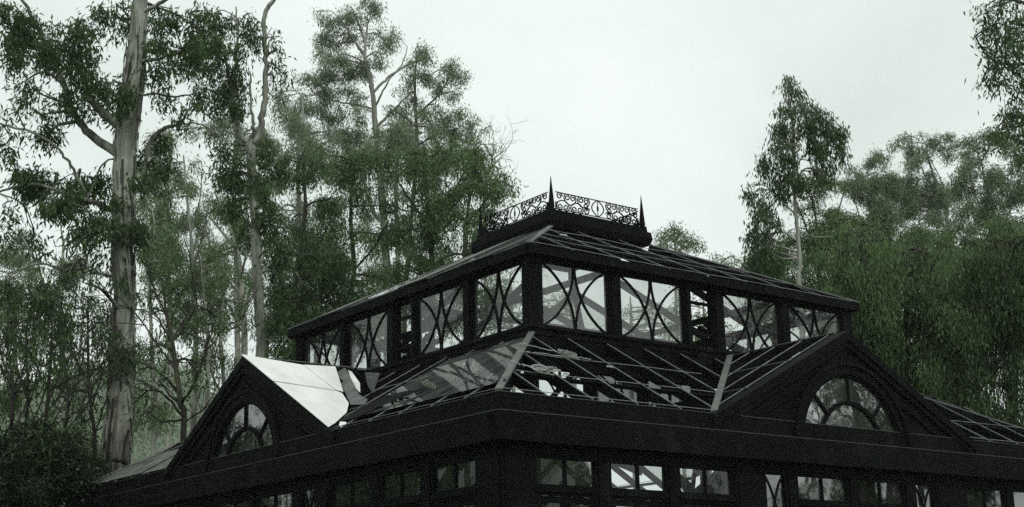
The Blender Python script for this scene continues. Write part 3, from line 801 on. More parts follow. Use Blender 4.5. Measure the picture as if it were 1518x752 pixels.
    wood.v = [tuple(v) for v in bl(wood.v)]
    wood.build('trunk', M[bm], root, smooth=True, recalc=False)
    if TS:
        V, Q = batch_twigs(np.array(TS), np.array(TM), np.array(TE), np.array(T0), np.array(T1)); np_mesh('branches', bl(V), Q, M['dark_bark' if bm != 'pale_bark' else 'pale_bark'], root)
    if LP:
        P = np.concatenate(LP); Dv = np.concatenate(LD); Ls = np.concatenate(LS); k = len(P)
        Dv /= np.linalg.norm(Dv, axis=1)[:, None]; sd = np.cross(Dv, rg.normal(0, 1, (k, 3))); sd /= np.linalg.norm(sd, axis=1)[:, None]
        Lg = (leaf[0] * Ls)[:, None]; Wd = (leaf[1] * rg.uniform(.7, 1.3, k))[:, None] / 2
        bend = np.cross(Dv, sd) * Lg * rg.normal(0, .08, k)[:, None]
        V = np.stack([P, P + Dv * Lg * .42 + sd * Wd + bend, P + Dv * Lg, P + Dv * Lg * .42 - sd * Wd + bend], 1).reshape(-1, 3)
        np_mesh('crown', bl(V), np.arange(k * 4).reshape(-1, 4), M[lm], root)
    return root


NLEFT = 'forest trees behind the glasshouse'
def peel(root, d, line, n, seed):
    rg = np.random.default_rng(seed); mb = MB(); base = np.array(root.location); s = d / F * 1.04
    ys = np.array([p[1] for p in line]); o = np.argsort(ys)
    for i in range(n):
        py = rg.uniform(20, 700); Lp = rg.uniform(18, 75); ang = rg.uniform(0, 2 * math.pi); wd = rg.uniform(.015, .05); out = rg.uniform(0, .05); sw = rg.normal(0, .25)
        pts = []
        for t in np.linspace(0, 1, 7):
            y = py + Lp * t; x = np.interp(y, ys[o], np.array([p[0] for p in line])[o]); r = np.interp(y, ys[o], np.array([p[2] for p in line])[o]) * s / 2
            a = ang + sw * t; c = at(x, y, d); rr = r * 1.03 + .008 + out * max(0, t - .35) * 1.6
            pts.append((c + rr * np.array([math.cos(a), math.sin(a), 0]), np.array([-math.sin(a), math.cos(a), 0]) * wd * (1 - .6 * t), np.array([math.cos(a), math.sin(a), 0]) * .012))
        for (p, w1, h1), (q, w2, h2) in zip(pts[:-1], pts[1:]):
            mb.hexa([x - base for x in (p - w1, p + w1, p + w1 + h1, p - w1 + h1, q - w2, q + w2, q + w2 + h2, q - w2 + h2)])
    tag(mb.build('peeling_bark', [M['gum_bark'] if seed % 2 else M['dark_bark']], root), kind='stuff')

# -- great gum, far left
GT = tree('massive old gum with thick pale shredded trunk, left of the white gable', 39,
     [(166, 735, 42), (171, 680, 40), (179, 600, 37), (181, 516, 34), (183, 440, 33), (182, 360, 31), (184, 280, 32), (186, 215, 33), (190, 170, 34), (199, 110, 31), (202, 76, 29), (207, 0, 23), (211, -60, 19), (214, -130, 12)],
     [[(168, 238, 15), (140, 205, 13), (112, 172, 11), (95, 125, 9.5), (76, 80, 8.5), (58, 45, 7), (40, 12, 5.5), (24, -15, 4)],
      [(178, 190, 19), (150, 165, 13), (130, 140, 9), (118, 100, 6), (105, 70, 4)],
      [(196, 300, 9), (208, 270, 8), (216, 240, 7), (224, 207, 6.5), (244, 190, 6), (264, 183, 5), (284, 160, 3.5)],
      [(264, 183, 3), (300, 185, 2.5), (330, 205, 2), (350, 215, 1.5)],
      [(199, 136, 4), (230, 139, 3.5), (262, 143, 3), (292, 139, 2)],
      [(203, 95, 7), (230, 88, 5), (262, 78, 4), (300, 60, 3)], [(209, 20, 7), (235, 5, 6), (262, -8, 4)],
      [(168, 318, 10), (140, 300, 8), (105, 290, 6), (60, 275, 5), (20, 278, 4), (-20, 290, 3)],
      [(130, 292, 5), (105, 245, 4.5), (90, 225, 4), (55, 200, 4), (0, 184, 3)],
      [(160, 415, 6), (145, 405, 5), (128, 396, 4), (132, 375, 3), (150, 355, 2.5)], [(170, 236, 3), (155, 240, 3), (140, 270, 2.5), (128, 300, 2)],
      [(128, 396, 4), (95, 400, 3.5), (60, 392, 3), (10, 405, 2.5)]],
     [(22, 25, 40, 28), (20, 60, 30, 30), (70, 40, 22, 16, .8), (115, 55, 26, 28), (120, 30, 18, 18), (28, 85, 22, 14), (75, 78, 28, 18), (60, 92, 26, 12), (105, 88, 25, 20), (130, 78, 14, 20), (138, 118, 22, 22), (120, 138, 24, 20), (150, 140, 20, 22),
      (185, 148, 17, 26), (172, 120, 10, 18, .7), (165, 25, 20, 18), (178, 12, 18, 14), (195, 30, 10, 20, .6), (185, 172, 14, 18, .8), (200, 120, 8, 20, .5),
      (30, 125, 28, 14, .35), (60, 140, 26, 22, .4), (20, 160, 22, 20, .35), (60, 170, 24, 22, .4), (95, 150, 20, 20, .4), (20, 205, 30, 18, .5), (70, 200, 30, 18, .6),
      (85, 268, 42, 24, 1.1), (55, 258, 30, 16), (30, 262, 35, 14), (115, 275, 30, 22), (140, 265, 22, 18), (100, 300, 34, 18), (150, 300, 18, 24), (130, 325, 30, 18), (70, 295, 24, 14, .7), (110, 345, 18, 14, .8), (180, 318, 17, 24), (200, 322, 16, 22), (170, 335, 12, 20),
      (15, 240, 22, 14, .6), (10, 300, 18, 12, .5), (20, 345, 26, 16, .4), (50, 340, 24, 18, .4), (60, 375, 18, 14, .35), (110, 385, 16, 16, .35), (145, 380, 15, 18, .5), (100, 410, 14, 20, .4), (128, 420, 12, 20, .4),
      (235, 20, 24, 12, .8), (225, 45, 18, 22, .5), (258, 30, 26, 16), (285, 18, 24, 14), (240, 65, 20, 12), (270, 70, 34, 14), (300, 50, 26, 18), (235, 92, 24, 10), (255, 85, 24, 10), (240, 118, 14, 10, .7), (250, 150, 24, 12, .5), (225, 215, 14, 22), (240, 240, 22, 22), (225, 262, 18, 20), (236, 205, 12, 16),
      (210, 340, 12, 22, .7), (173, 520, 17, 26, 1.1), (160, 490, 10, 16, .6), (185, 420, 8, 12, .5), (290, 145, 18, 8, .6), (270, 178, 14, 10, .7)],
     lm='leaf_dark', leaf=(.225, .055), seed=5, rough=.05, dens=1.15, group=NLEFT)
TL = [(166, 735, 42), (171, 680, 40), (179, 600, 37), (181, 516, 34), (183, 440, 33), (182, 360, 31), (184, 280, 32), (186, 215, 33), (190, 170, 34), (199, 110, 31), (202, 76, 29), (207, 0, 23)]
peel(GT, 39, TL, 130, 3); peel(GT, 39, TL, 110, 4)
# -- forked gum
tree('forked gum with two bare rising stems between the massive gum and the tall hazy one', 46,
     [(388, 535, 19), (386, 480, 16), (383, 430, 15), (380, 375, 14), (377, 310, 13), (373, 260, 14), (372, 228, 15), (371, 214, 15)],
     [[(371, 214, 13), (381, 206, 11), (388, 180, 10), (391, 158, 9.5), (394, 125, 8.5), (395, 95, 8), (393, 65, 7.5), (391, 33, 7), (397, 12, 7), (409, -4, 6), (412, -30, 5)],
      [(371, 214, 10), (360, 204, 9), (348, 180, 8), (345, 155, 7), (349, 115, 5), (351, 83, 4), (352, 45, 3), (350, 10, 2.5)],
      [(371, 214, 7), (376, 190, 6), (372, 160, 4), (371, 125, 3), (371, 105, 2)], [(345, 150, 5), (333, 80, 3), (318, 50, 2)], [(365, 213, 3), (330, 190, 2.5), (300, 165, 2), (285, 158, 2)]],
     [(310, 30, 24, 18), (300, 60, 22, 20), (318, 80, 20, 22), (295, 95, 20, 14), (325, 110, 22, 16), (345, 130, 20, 18), (345, 155, 20, 14), (328, 145, 18, 16), (362, 128, 10, 18), (350, 95, 16, 16), (335, 30, 16, 14, .7), (365, 22, 14, 10), (372, 45, 14, 14), (378, 60, 12, 12), (352, 62, 12, 16), (300, 130, 16, 14), (285, 75, 16, 20),
      (405, 55, 10, 24, .25), (412, 80, 12, 20, .25), (405, 125, 14, 25, .3), (420, 110, 10, 20, .2), (330, 215, 24, 14, .7), (312, 200, 16, 10, .5), (400, 226, 26, 14), (412, 245, 22, 16), (345, 235, 18, 14), (352, 262, 24, 20), (385, 262, 14, 18), (330, 262, 20, 16, .8), (395, 285, 20, 18), (345, 300, 20, 22, .8), (405, 325, 20, 26), (415, 370, 22, 26), (360, 340, 14, 18, .5), (410, 420, 24, 22), (405, 470, 22, 26), (420, 505, 24, 20)],
     lm='leaf_dark', leaf=(.23, .056), bm='gum_bark', seed=8, dens=1.1, group=NLEFT)
# -- tall hazy gum with pale branches
tree('tallest hazy gum with pale branches, feathery top left of centre', 92,
     [(576, 480, 14), (574, 407, 12), (569, 330, 11), (564, 270, 10), (560, 215, 9), (556, 186, 8.5), (554, 150, 7.5), (548, 115, 6.5), (541, 86, 6), (542, 66, 4), (545, 35, 2.5)],
     [[(560, 190, 5), (575, 172, 4), (595, 152, 3), (612, 135, 2)], [(553, 140, 5), (568, 122, 4), (585, 108, 3.5), (605, 96, 3), (622, 90, 2)], [(554, 165, 4), (565, 140, 3), (580, 115, 2.5), (596, 95, 2), (604, 70, 1.5)], [(541, 84, 5), (530, 68, 4), (518, 48, 3), (505, 30, 2)], [(543, 66, 4), (535, 45, 3), (528, 28, 2)],
      [(548, 160, 4), (525, 155, 3), (495, 150, 2.5), (470, 140, 1.5)], [(569, 330, 7), (555, 318, 6.5), (545, 290, 6), (540, 268, 5), (538, 250, 4)], [(562, 240, 4), (545, 215, 3), (510, 205, 2.5), (470, 215, 2)], [(566, 300, 3), (600, 312, 2.5), (625, 305, 2), (640, 315, 1.5)]],
     [(500, 28, 24, 12), (485, 40, 16, 12, .8), (520, 18, 22, 14), (545, 6, 18, 12), (558, 20, 10, 12, .8), (470, 18, 12, 8, .6), (490, 56, 22, 12), (512, 50, 14, 14, .8), (478, 70, 18, 8, .6), (505, 78, 24, 14), (540, 45, 12, 14, .6), (568, 60, 18, 14), (580, 48, 12, 10, .9), (562, 80, 16, 12, .9), (530, 92, 20, 14), (495, 95, 26, 16), (512, 108, 24, 12), (450, 112, 18, 8, .8), (445, 122, 10, 8, .5), (475, 118, 22, 12), (545, 108, 12, 12, .7), (485, 138, 24, 14), (520, 135, 20, 14), (450, 150, 20, 10, .8), (425, 158, 18, 10, .8), (470, 160, 26, 12), (505, 165, 22, 14), (535, 160, 14, 16), (430, 180, 22, 12, .9), (455, 188, 24, 14), (490, 192, 28, 16), (525, 195, 22, 16), (440, 210, 24, 12, .8), (470, 222, 26, 16), (510, 222, 26, 18), (545, 225, 16, 16, .9), (580, 200, 16, 10, .5)],
     lm='leaf_hazed', bm='pale_bark', leaf=(.25, .058), seed=13, spray=.36, dens=.95, group=NLEFT)
tree('slender hazy gum with rounded tufts just right of the tallest one', 88,
     [(600, 480, 7), (606, 380, 7), (612, 300, 6), (616, 250, 5.5), (618, 200, 5), (616, 166, 4.5), (615, 116, 3.5), (618, 85, 2)],
     [[(616, 190, 3), (600, 175, 2.5), (585, 165, 2)], [(616, 170, 3.5), (640, 150, 3), (658, 130, 2), (668, 108, 1.5)], [(618, 215, 3), (650, 200, 2.5), (680, 190, 2)], [(612, 290, 3.5), (650, 255, 3), (690, 235, 2), (712, 215, 1.5)]],
     [(620, 66, 12, 10, .8), (630, 78, 12, 12), (615, 85, 12, 12), (622, 105, 20, 10), (606, 112, 12, 8), (640, 112, 12, 8), (670, 96, 14, 14), (680, 110, 12, 12), (662, 112, 10, 12), (650, 130, 16, 8, .9), (668, 138, 14, 8, .9), (605, 132, 14, 8, .8), (590, 158, 16, 10), (612, 150, 14, 12), (600, 172, 20, 10), (630, 165, 14, 14), (645, 155, 10, 10, .8), (680, 165, 20, 10), (695, 178, 14, 8), (660, 172, 14, 12), (640, 190, 20, 14), (672, 195, 22, 14), (605, 195, 20, 12), (700, 205, 16, 12), (620, 212, 24, 16), (655, 220, 26, 16), (695, 228, 18, 14), (715, 188, 10, 6, .5), (712, 245, 14, 12), (735, 215, 5, 4, .5)],
     lm='leaf_hazed', bm='dark_bark', leaf=(.25, .058), seed=17, spray=.36, group=NLEFT)
# -- dense mass in the middle: four trees
def fill(rg, x0, x1, y0, y1, n, r=(20, 30), dn=1.0, holes=()):
    out = []
    while len(out) < n:
        x, y = rg.uniform(x0, x1), rg.uniform(y0, y1); rx = rg.uniform(*r)
        if any((x - hx) ** 2 + (y - hy) ** 2 < (hr + rx * .6) ** 2 for hx, hy, hr in holes): continue
        out.append((x, y, rx, rx * rg.uniform(.55, .85), dn * rg.uniform(.6, 1.25)))
    return out
rg0 = np.random.default_rng(77)
dense = [('bushy dark gum directly right of the forked gum', 440, 50, [(435, 500, 9), (440, 400, 8), (452, 320, 6), (450, 240, 4)], (405, 490, 240, 480), 26, 'leaf_dark'),
         ('bushy green gum filling the space below the tallest hazy gum', 530, 53, [(520, 480, 9), (525, 400, 8), (520, 320, 6), (525, 240, 4)], (470, 580, 225, 510), 36, 'leaf_mid'),
         ('bushy green gum behind the left slope of the lantern roof', 620, 54, [(640, 420, 9), (636, 330, 7), (630, 260, 5), (630, 235, 3)], (570, 680, 225, 480), 36, 'leaf_mid'),
         ('bushy gum at the edge of the wood, beside the cresting', 700, 52, [(690, 380, 8), (692, 330, 6), (700, 260, 4), (705, 225, 2)], (655, 750, 228, 450), 26, 'leaf_mid'),
         ('shadowed gum low behind the left end of the lantern', 480, 47, [(470, 520, 10), (474, 450, 8), (482, 400, 5), (486, 370, 3)], (415, 560, 370, 480), 20, 'leaf_dark')]
for i, (lb, x, d, tr, bx, n, lm) in enumerate(dense):
    cl = fill(rg0, *bx, n, (17, 27), .85, holes=((470, 262, 9), (520, 318, 8), (655, 262, 6), (690, 300, 5), (560, 262, 6), (440, 300, 7), (545, 372, 7), (455, 330, 6)))
    lm_ = [[(tr[1][0], tr[1][1], 4), (tr[1][0] + sg * 30, tr[1][1] - 35, 3), (tr[1][0] + sg * 52, tr[1][1] - 75, 2)] for sg in (-1, 1)]
    cl += [(tr[-1][0] + dx, tr[-1][1] + dy, 16, 12, 1.0) for dx, dy in ((0, -4), (-14, 10), (14, 8), (0, 22))]
    tree(lb, d, tr, lm_, cl, lm=lm, bm='dark_bark', seed=30 + i, leaf=(.19, .042), spray=.3, group=NLEFT)
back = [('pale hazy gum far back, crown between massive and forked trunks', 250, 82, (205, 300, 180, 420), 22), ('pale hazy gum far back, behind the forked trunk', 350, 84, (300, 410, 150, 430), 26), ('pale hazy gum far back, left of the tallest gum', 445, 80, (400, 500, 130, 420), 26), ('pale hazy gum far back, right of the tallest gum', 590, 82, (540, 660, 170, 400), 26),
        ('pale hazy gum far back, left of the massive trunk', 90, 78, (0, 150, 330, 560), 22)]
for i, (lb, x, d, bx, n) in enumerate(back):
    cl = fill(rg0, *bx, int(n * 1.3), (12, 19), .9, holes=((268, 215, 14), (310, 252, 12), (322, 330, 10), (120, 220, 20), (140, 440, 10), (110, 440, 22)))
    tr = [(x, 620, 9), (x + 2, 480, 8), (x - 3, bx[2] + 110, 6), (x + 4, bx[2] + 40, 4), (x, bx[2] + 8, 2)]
    tree(lb, d, tr, [[(x, 480, 4), (x + sg * 25, 420, 3), (x + sg * 45, 340, 2)] for sg in (-1, 1)], cl, lm='leaf_hazed', bm='pale_bark', seed=170 + i, leaf=(.24, .05), spray=.36, group=NLEFT)
low = [('mid-green gum low between massive trunk and dark bare tree', 225, 58, (190, 262, 300, 640), 30), ('mid-green gum low behind the white gable apex', 330, 60, (285, 372, 380, 560), 26), ('mid-green gum behind the saplings, left of the massive trunk', 120, 57, (70, 160, 430, 680), 30), ('mid-green gum behind the saplings at the left edge', 25, 56, (-15, 75, 400, 690), 32)]
for i, (lb, x, d, bx, n) in enumerate(low):
    cl = fill(rg0, *bx, n, (11, 19), .5 if i < 2 else .22, ((240, 565, 16), (275, 590, 12), (75, 555, 14), (140, 590, 12), (110, 440, 16), (345, 415, 8)))
    tr = [(x, 720, 7), (x + 3, 600, 6.5), (x - 3, bx[2] + 110, 5), (x + 4, bx[2] + 40, 3), (x, bx[2] + 8, 1.5)]
    tree(lb, d, tr, [[(x, 600, 3.5), (x + sg * 20, 540, 2.5), (x + sg * 34, 470, 1.5)] for sg in (-1, 1)], cl, lm='leaf_mid', bm='pale_bark', seed=210 + i, leaf=(.2, .042), spray=.3, group=NLEFT)
# -- leafless thin tree against the sky
tree('thin almost leafless tree against the sky left of the cresting', 56, [(718, 330, 4), (716, 290, 4), (722, 262, 3.5), (729, 240, 3), (732, 220, 2)],
     [[(722, 262, 2.5), (712, 230, 2), (700, 215, 1.5)]], [(722, 290, 10, 12, .7), (735, 275, 10, 8, .6), (728, 262, 8, 8, .5), (741, 262, 7, 8, .5), (716, 318, 14, 14, .8), (736, 300, 9, 9, .5), (740, 250, 6, 4, .3)],
     bare=[(729, 240, 2, 1.3, 25, 3), (730, 236, 2, 1.2, -20, 3), (724, 256, 2, 1.2, 60, 2), (718, 285, 2, 1.3, 75, 2), (732, 222, 1.6, .9, 5, 2), (722, 262, 1.8, 1.0, -40, 2)], lm='leaf_mid', bm='pale_bark', leaf=(.18, .04), seed=41, twig=.008, name='bare_tree')
# -- airy trees between the big trunks
air = [('airy pale-stemmed young gum just right of the massive trunk', 64, [(290, 530, 8), (287, 430, 6), (283, 350, 5), (277, 290, 4), (272, 230, 2.5)], [[(287, 440, 4), (262, 400, 3), (240, 330, 2.5), (228, 290, 2)], [(285, 400, 4), (300, 350, 3), (312, 290, 2.5)], [(283, 350, 3), (295, 300, 2), (300, 250, 1.5)]], (215, 320, 225, 450), 36),
       ('airy pale-stemmed gum leaning left beside the forked trunk', 62, [(362, 530, 10), (358, 460, 9), (356, 400, 8), (350, 370, 6), (330, 345, 4), (310, 320, 3)], [[(357, 400, 5), (345, 350, 4), (325, 300, 3), (315, 270, 2)], [(358, 420, 4), (364, 380, 3), (366, 330, 2)], [(358, 440, 3), (335, 410, 2.5), (320, 380, 2)]], (300, 372, 240, 520), 28),
       ('thin feathery gum low beside the white gable', 58, [(308, 560, 6), (306, 480, 5), (300, 420, 4), (297, 380, 3)], [[(306, 480, 3), (285, 440, 2), (270, 410, 1.5)], [(305, 470, 3), (325, 430, 2)]], (255, 345, 390, 520), 22)]
for i, (lb, d, tr, lmz, bx, n) in enumerate(air):
    cl = fill(rg0, *bx, n, (11, 19), .62, holes=((268, 215, 14), (310, 252, 13), (322, 330, 12), (345, 415, 8), (280, 300, 9), (352, 505, 9)))
    tree(lb, d, tr, lmz, cl, lm='leaf_mid', bm='pale_bark', seed=50 + i, leaf=(.2, .042), spray=.3, group=NLEFT)
# -- dark bare branching tree behind the left gable
tree('dark nearly leafless tree with crooked branches between massive gum and white gable', 36, [(272, 650, 9), (268, 600, 8.5), (262, 553, 8), (255, 506, 6), (246, 464, 4), (243, 430, 2.5)],
     [[(268, 600, 5), (285, 575, 4), (305, 520, 3), (318, 480, 2)], [(266, 585, 5), (245, 560, 4), (225, 545, 3), (205, 548, 2)], [(258, 520, 4), (240, 480, 3), (225, 460, 2)], [(256, 506, 4), (275, 470, 3), (290, 440, 2)], [(270, 625, 4), (250, 590, 3.5), (220, 580, 3), (196, 600, 2)], [(270, 620, 4), (240, 625, 3), (215, 610, 2.5), (200, 640, 2)]],
     [(x, y, rx, ry, .32) for x, y, rx, ry in ((230, 470, 20, 12), (265, 440, 18, 12), (245, 500, 20, 12), (290, 500, 18, 14), (220, 520, 18, 10), (300, 540, 14, 14), (215, 570, 16, 10), (280, 460, 16, 12), (320, 470, 14, 14), (235, 440, 16, 10), (250, 540, 18, 10), (225, 610, 14, 8), (285, 555, 14, 12))],
     bare=[(262, 553, 4, 2.6, -35, 3), (256, 506, 4, 2.3, 30, 3), (246, 464, 3, 1.6, -25, 3), (268, 600, 4, 2.2, -70, 3), (285, 575, 3, 2.0, 20, 3), (225, 545, 3, 1.5, -60, 3), (222, 580, 3, 1.5, -85, 3), (305, 520, 3, 1.6, 25, 3), (250, 590, 3, 1.8, -50, 3), (243, 430, 2, 1.4, 10, 2), (270, 630, 3, 1.6, 60, 3), (240, 480, 2, 1.4, -60, 3), (275, 470, 2, 1.4, 50, 3)],
     lm='leaf_dark', bm='dark_bark', seed=61, twig=.009, name='bare_tree', group=NLEFT)
# -- saplings at far left
sap = [('dark sapling at the left picture edge with drooping leaf sprays', 14, 34), ('dark thin-stemmed sapling second from the left edge', 36, 36), ('dark crooked sapling midway between left edge and massive gum', 68, 35), ('dark sapling rising behind the low bush', 98, 38), ('dark sapling close left of the massive trunk', 132, 40)]
for i, (lb, x, d) in enumerate(sap):
    k = rg0.normal(0, 5, 5)
    tr = [(x + k[0], 760, 6), (x + k[1], 660, 5.5), (x + k[2], 580, 4.5), (x + k[3], 500, 3.5), (x + k[4] + 4, 440, 2)]
    cl = fill(rg0, x - 32, x + 30, 420, 545, 12, (9, 16), .5) + fill(rg0, x - 30, x + 30, 545, 700, 8, (9, 14), .35)
    tree(lb, d, tr, [[(tr[2][0], 580, 3), (x - 20, 530, 2), (x - 30, 490, 1.5)], [(tr[2][0], 600, 3), (x + 22, 545, 2), (x + 30, 500, 1.5)], [(tr[1][0], 650, 3), (x + 20, 610, 2), (x + 34, 570, 1.5)]], cl, lm='leaf_dark', bm='dark_bark', seed=70 + i,
         bare=[(tr[1][0], 660, 3, 1.8, -30, 2), (tr[2][0], 580, 3, 1.7, 40, 2), (tr[3][0], 500, 2, 1.4, -40, 2), (tr[1][0], 640, 3, 1.6, 50, 2)], twig=.009, name='sapling', cat='sapling', group='dark saplings at the left edge')
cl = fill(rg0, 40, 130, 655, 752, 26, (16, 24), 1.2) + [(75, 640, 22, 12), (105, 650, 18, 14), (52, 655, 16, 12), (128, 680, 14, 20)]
tree('dense dark shrub at the foot of the massive gum', 35, [(80, 800, 10), (84, 740, 8), (86, 690, 5), (85, 660, 3)], [[(84, 740, 5), (60, 700, 4), (48, 670, 2)], [(84, 740, 5), (110, 700, 4), (125, 670, 2)]], cl, lm='leaf_shaded', bm='dark_bark', seed=80, leaf=(.1, .045), spray=.2, hang=.3, name='shrub', cat='shrub')
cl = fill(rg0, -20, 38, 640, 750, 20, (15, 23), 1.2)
tree('dark low shrub at the very left picture edge, beneath the saplings', 33, [(8, 800, 9), (10, 740, 7), (9, 690, 4), (10, 655, 2)], [[(10, 740, 4), (-6, 700, 3), (-12, 670, 2)], [(10, 740, 4), (24, 700, 3), (30, 668, 2)]], cl, lm='leaf_shaded', bm='dark_bark', seed=81, leaf=(.11, .045), spray=.22, hang=.4, name='shrub', cat='shrub')
# -- right: pointed drooping gum
tree('narrow pointed gum with drooping leaf clusters and thin pale trunk, right of the lantern', 48, [(1187, 460, 8), (1186, 401, 7), (1183, 350, 6), (1179, 309, 5.5), (1177, 250, 4.5), (1175, 187, 3.5), (1170, 150, 2.5), (1165, 116, 2)],
     [[(1180, 320, 3), (1160, 300, 2.5), (1143, 280, 2)], [(1184, 360, 3), (1155, 340, 2.5), (1130, 320, 2)], [(1178, 245, 2.5), (1195, 228, 2), (1212, 212, 1.5)], [(1176, 200, 2), (1195, 180, 1.5), (1215, 172, 1)], [(1183, 345, 2.5), (1210, 352, 2), (1235, 350, 1.5)]],
     [(1162, 116, 10, 6), (1170, 122, 9, 8), (1186, 124, 8, 6), (1172, 136, 12, 8), (1190, 142, 12, 9), (1168, 152, 12, 9), (1186, 160, 14, 10), (1205, 158, 12, 9), (1160, 170, 12, 10), (1180, 178, 13, 10), (1208, 172, 14, 9), (1222, 168, 10, 8), (1235, 180, 12, 12), (1200, 185, 14, 10), (1148, 188, 11, 12), (1165, 195, 12, 10), (1222, 190, 14, 12), (1245, 195, 9, 12), (1240, 214, 12, 14), (1205, 205, 12, 12), (1220, 216, 11, 18), (1150, 212, 14, 12), (1172, 212, 9, 10), (1140, 230, 13, 12), (1158, 236, 13, 14), (1212, 235, 10, 16), (1220, 254, 8, 12), (1230, 230, 9, 10), (1132, 246, 11, 9), (1170, 252, 10, 14), (1155, 262, 12, 14), (1168, 276, 13, 10), (1184, 265, 9, 12),
      (1112, 278, 8, 8), (1120, 284, 11, 8), (1132, 292, 11, 11), (1126, 306, 12, 10), (1140, 308, 10, 12), (1148, 322, 8, 10, .8), (1120, 330, 12, 12), (1134, 335, 12, 14), (1110, 350, 10, 14), (1124, 358, 14, 14), (1140, 362, 10, 16), (1112, 378, 10, 12), (1128, 385, 14, 12), (1108, 392, 8, 8, .8), (1150, 385, 10, 14, .8)],
     lm='leaf_dark', bm='pale_bark', seed=90, leaf=(.22, .046), spray=.2, hang=1.9, dens=1.75, dz=.9, csc=.85)
# -- right hand wood
NR_ = 'trees of the right-hand wood'
right = [('pale feathery tree with horizontal dark branches behind the pointed gum', 1225, 60, [(1216, 460, 7), (1214, 380, 6), (1210, 330, 5), (1205, 300, 3), (1200, 275, 2)], (1165, 1265, 265, 450), 30, 'leaf_mid', .7, [(1215, 330, 8), (1200, 400, 6)]),
         ('hazy umbrella-crowned tree second from the pointed gum', 1285, 100, [(1305, 450, 9), (1300, 380, 8), (1292, 320, 6), (1285, 280, 4), (1288, 250, 2)], (1240, 1325, 262, 390), 42, 'leaf_hazed', 1.0, [(1265, 300, 8)]),
         ('hazy umbrella-crowned tree with two flat caps of foliage, middle of right wood', 1385, 104, [(1420, 450, 10), (1410, 360, 9), (1398, 300, 8), (1385, 262, 6), (1376, 235, 4), (1372, 215, 2)], (1325, 1425, 245, 390), 46, 'leaf_hazed', 1.0, [(1400, 250, 8), (1365, 262, 5)]),
         ('broad domed hazy tree at right edge below the overhanging gum', 1470, 92, [(1480, 450, 10), (1476, 360, 9), (1472, 310, 8), (1460, 270, 5), (1455, 240, 3)], (1425, 1520, 240, 390), 42, 'leaf_hazed', 1.0, [(1450, 275, 7), (1480, 285, 5)])]
caps = {1285: [(1262, 250, 10, 6), (1285, 240, 14, 6), (1299, 228, 16, 5), (1290, 236, 12, 6), (1310, 238, 10, 8), (1260, 272, 16, 8), (1320, 255, 12, 9)], 1385: [(1340, 203, 14, 5), (1330, 214, 8, 8), (1352, 212, 14, 7), (1345, 225, 12, 8), (1380, 205, 16, 6), (1400, 203, 16, 5), (1415, 212, 10, 9), (1390, 216, 18, 8), (1370, 226, 14, 9), (1355, 238, 14, 9), (1408, 230, 10, 8)],
        1470: [(1440, 208, 12, 8), (1455, 200, 14, 7), (1470, 195, 16, 6), (1488, 198, 16, 7), (1505, 206, 14, 10), (1430, 225, 12, 10), (1450, 216, 16, 9), (1475, 212, 18, 9), (1498, 222, 16, 10), (1425, 245, 12, 10), (1445, 236, 14, 8), (1512, 235, 12, 12)], 1225: []}
for i, (lb, x, d, tr, bx, n, lm, dn, holes) in enumerate(right):
    cl = fill(rg0, *bx, n, (13, 22), dn, holes) + [(*c, 1.1) for c in caps[x]]
    sx = tr[1][0]
    tr = [(a_, b_, w_ * .7) for a_, b_, w_ in tr]
    lmz = [[(sx, tr[1][1], 3.5), (sx + sg * 22, tr[1][1] - 50, 2.5), (sx + sg * 38, tr[1][1] - 95, 1.6), (sx + sg * 48, tr[1][1] - 130, 1)] for sg in (-1, 1)] + [[(sx, tr[1][1] - 20, 3), (sx - 10, tr[1][1] - 80, 2), (sx - 34, tr[1][1] - 130, 1.2)]]
    tree(lb, d, tr, lmz, cl, lm=lm, bm='dark_bark' if i == 0 else 'gum_bark', seed=100 + i, leaf=(.2, .045) if i == 0 else (.26, .062), spray=.3 if i == 0 else .36, hang=.7, group=NR_)
weep = [('weeping green tree just right of the lantern eave', 1275, 46, (1225, 1320, 350, 560), 44, [(1240, 395, 9)]), ('weeping green tree above the right slope of the near gable', 1345, 47, (1290, 1400, 370, 600), 50, [(1375, 430, 7), (1340, 385, 6)]),
        ('weeping green tree third along, with sky gap beneath', 1420, 45, (1370, 1470, 360, 625), 48, [(1425, 540, 9), (1385, 395, 5)]), ('weeping green tree cut by the right picture edge', 1500, 44, (1440, 1530, 350, 650), 52, [(1480, 520, 14), (1472, 562, 11), (1500, 600, 9), (1440, 570, 6)])]
for i, (lb, x, d, bx, n, holes) in enumerate(weep):
    tr = [(x + 4, 720, 12), (x + 2, 600, 11), (x, 500, 8), (x - 3, 420, 6), (x - 2, 370, 3)]
    lmz = [[(x, 480 + 20 * j, 4), (x + sg * 25, 455 + 20 * j, 3), (x + sg * 50, 450 + 24 * j, 2)] for j, sg in enumerate((-1, 1, -1, 1))]
    cl = fill(rg0, *bx, int(n * 1.25), (15, 24), 1.15, holes)
    tree(lb, d, tr, lmz, cl, lm='leaf_dark' if i % 2 else 'leaf_mid', bm='dark_bark', seed=120 + i, leaf=(.2, .036), spray=.3, hang=2.0, name='weeping_tree', group=NR_)
row = [('green gum behind the weeping trees, above the gable apex', 1250, 60, (1200, 1300, 330, 520), 34), ('green gum behind the weeping trees, right of the gable apex', 1335, 62, (1285, 1385, 330, 560), 38), ('green gum behind the weeping trees, near the right edge', 1430, 61, (1380, 1470, 340, 590), 36), ('green gum behind the weeping trees, at the very right edge', 1505, 60, (1460, 1530, 330, 500), 28), ('green gum filling the gap under the pointed gum', 1150, 63, (1105, 1205, 365, 460), 24)]
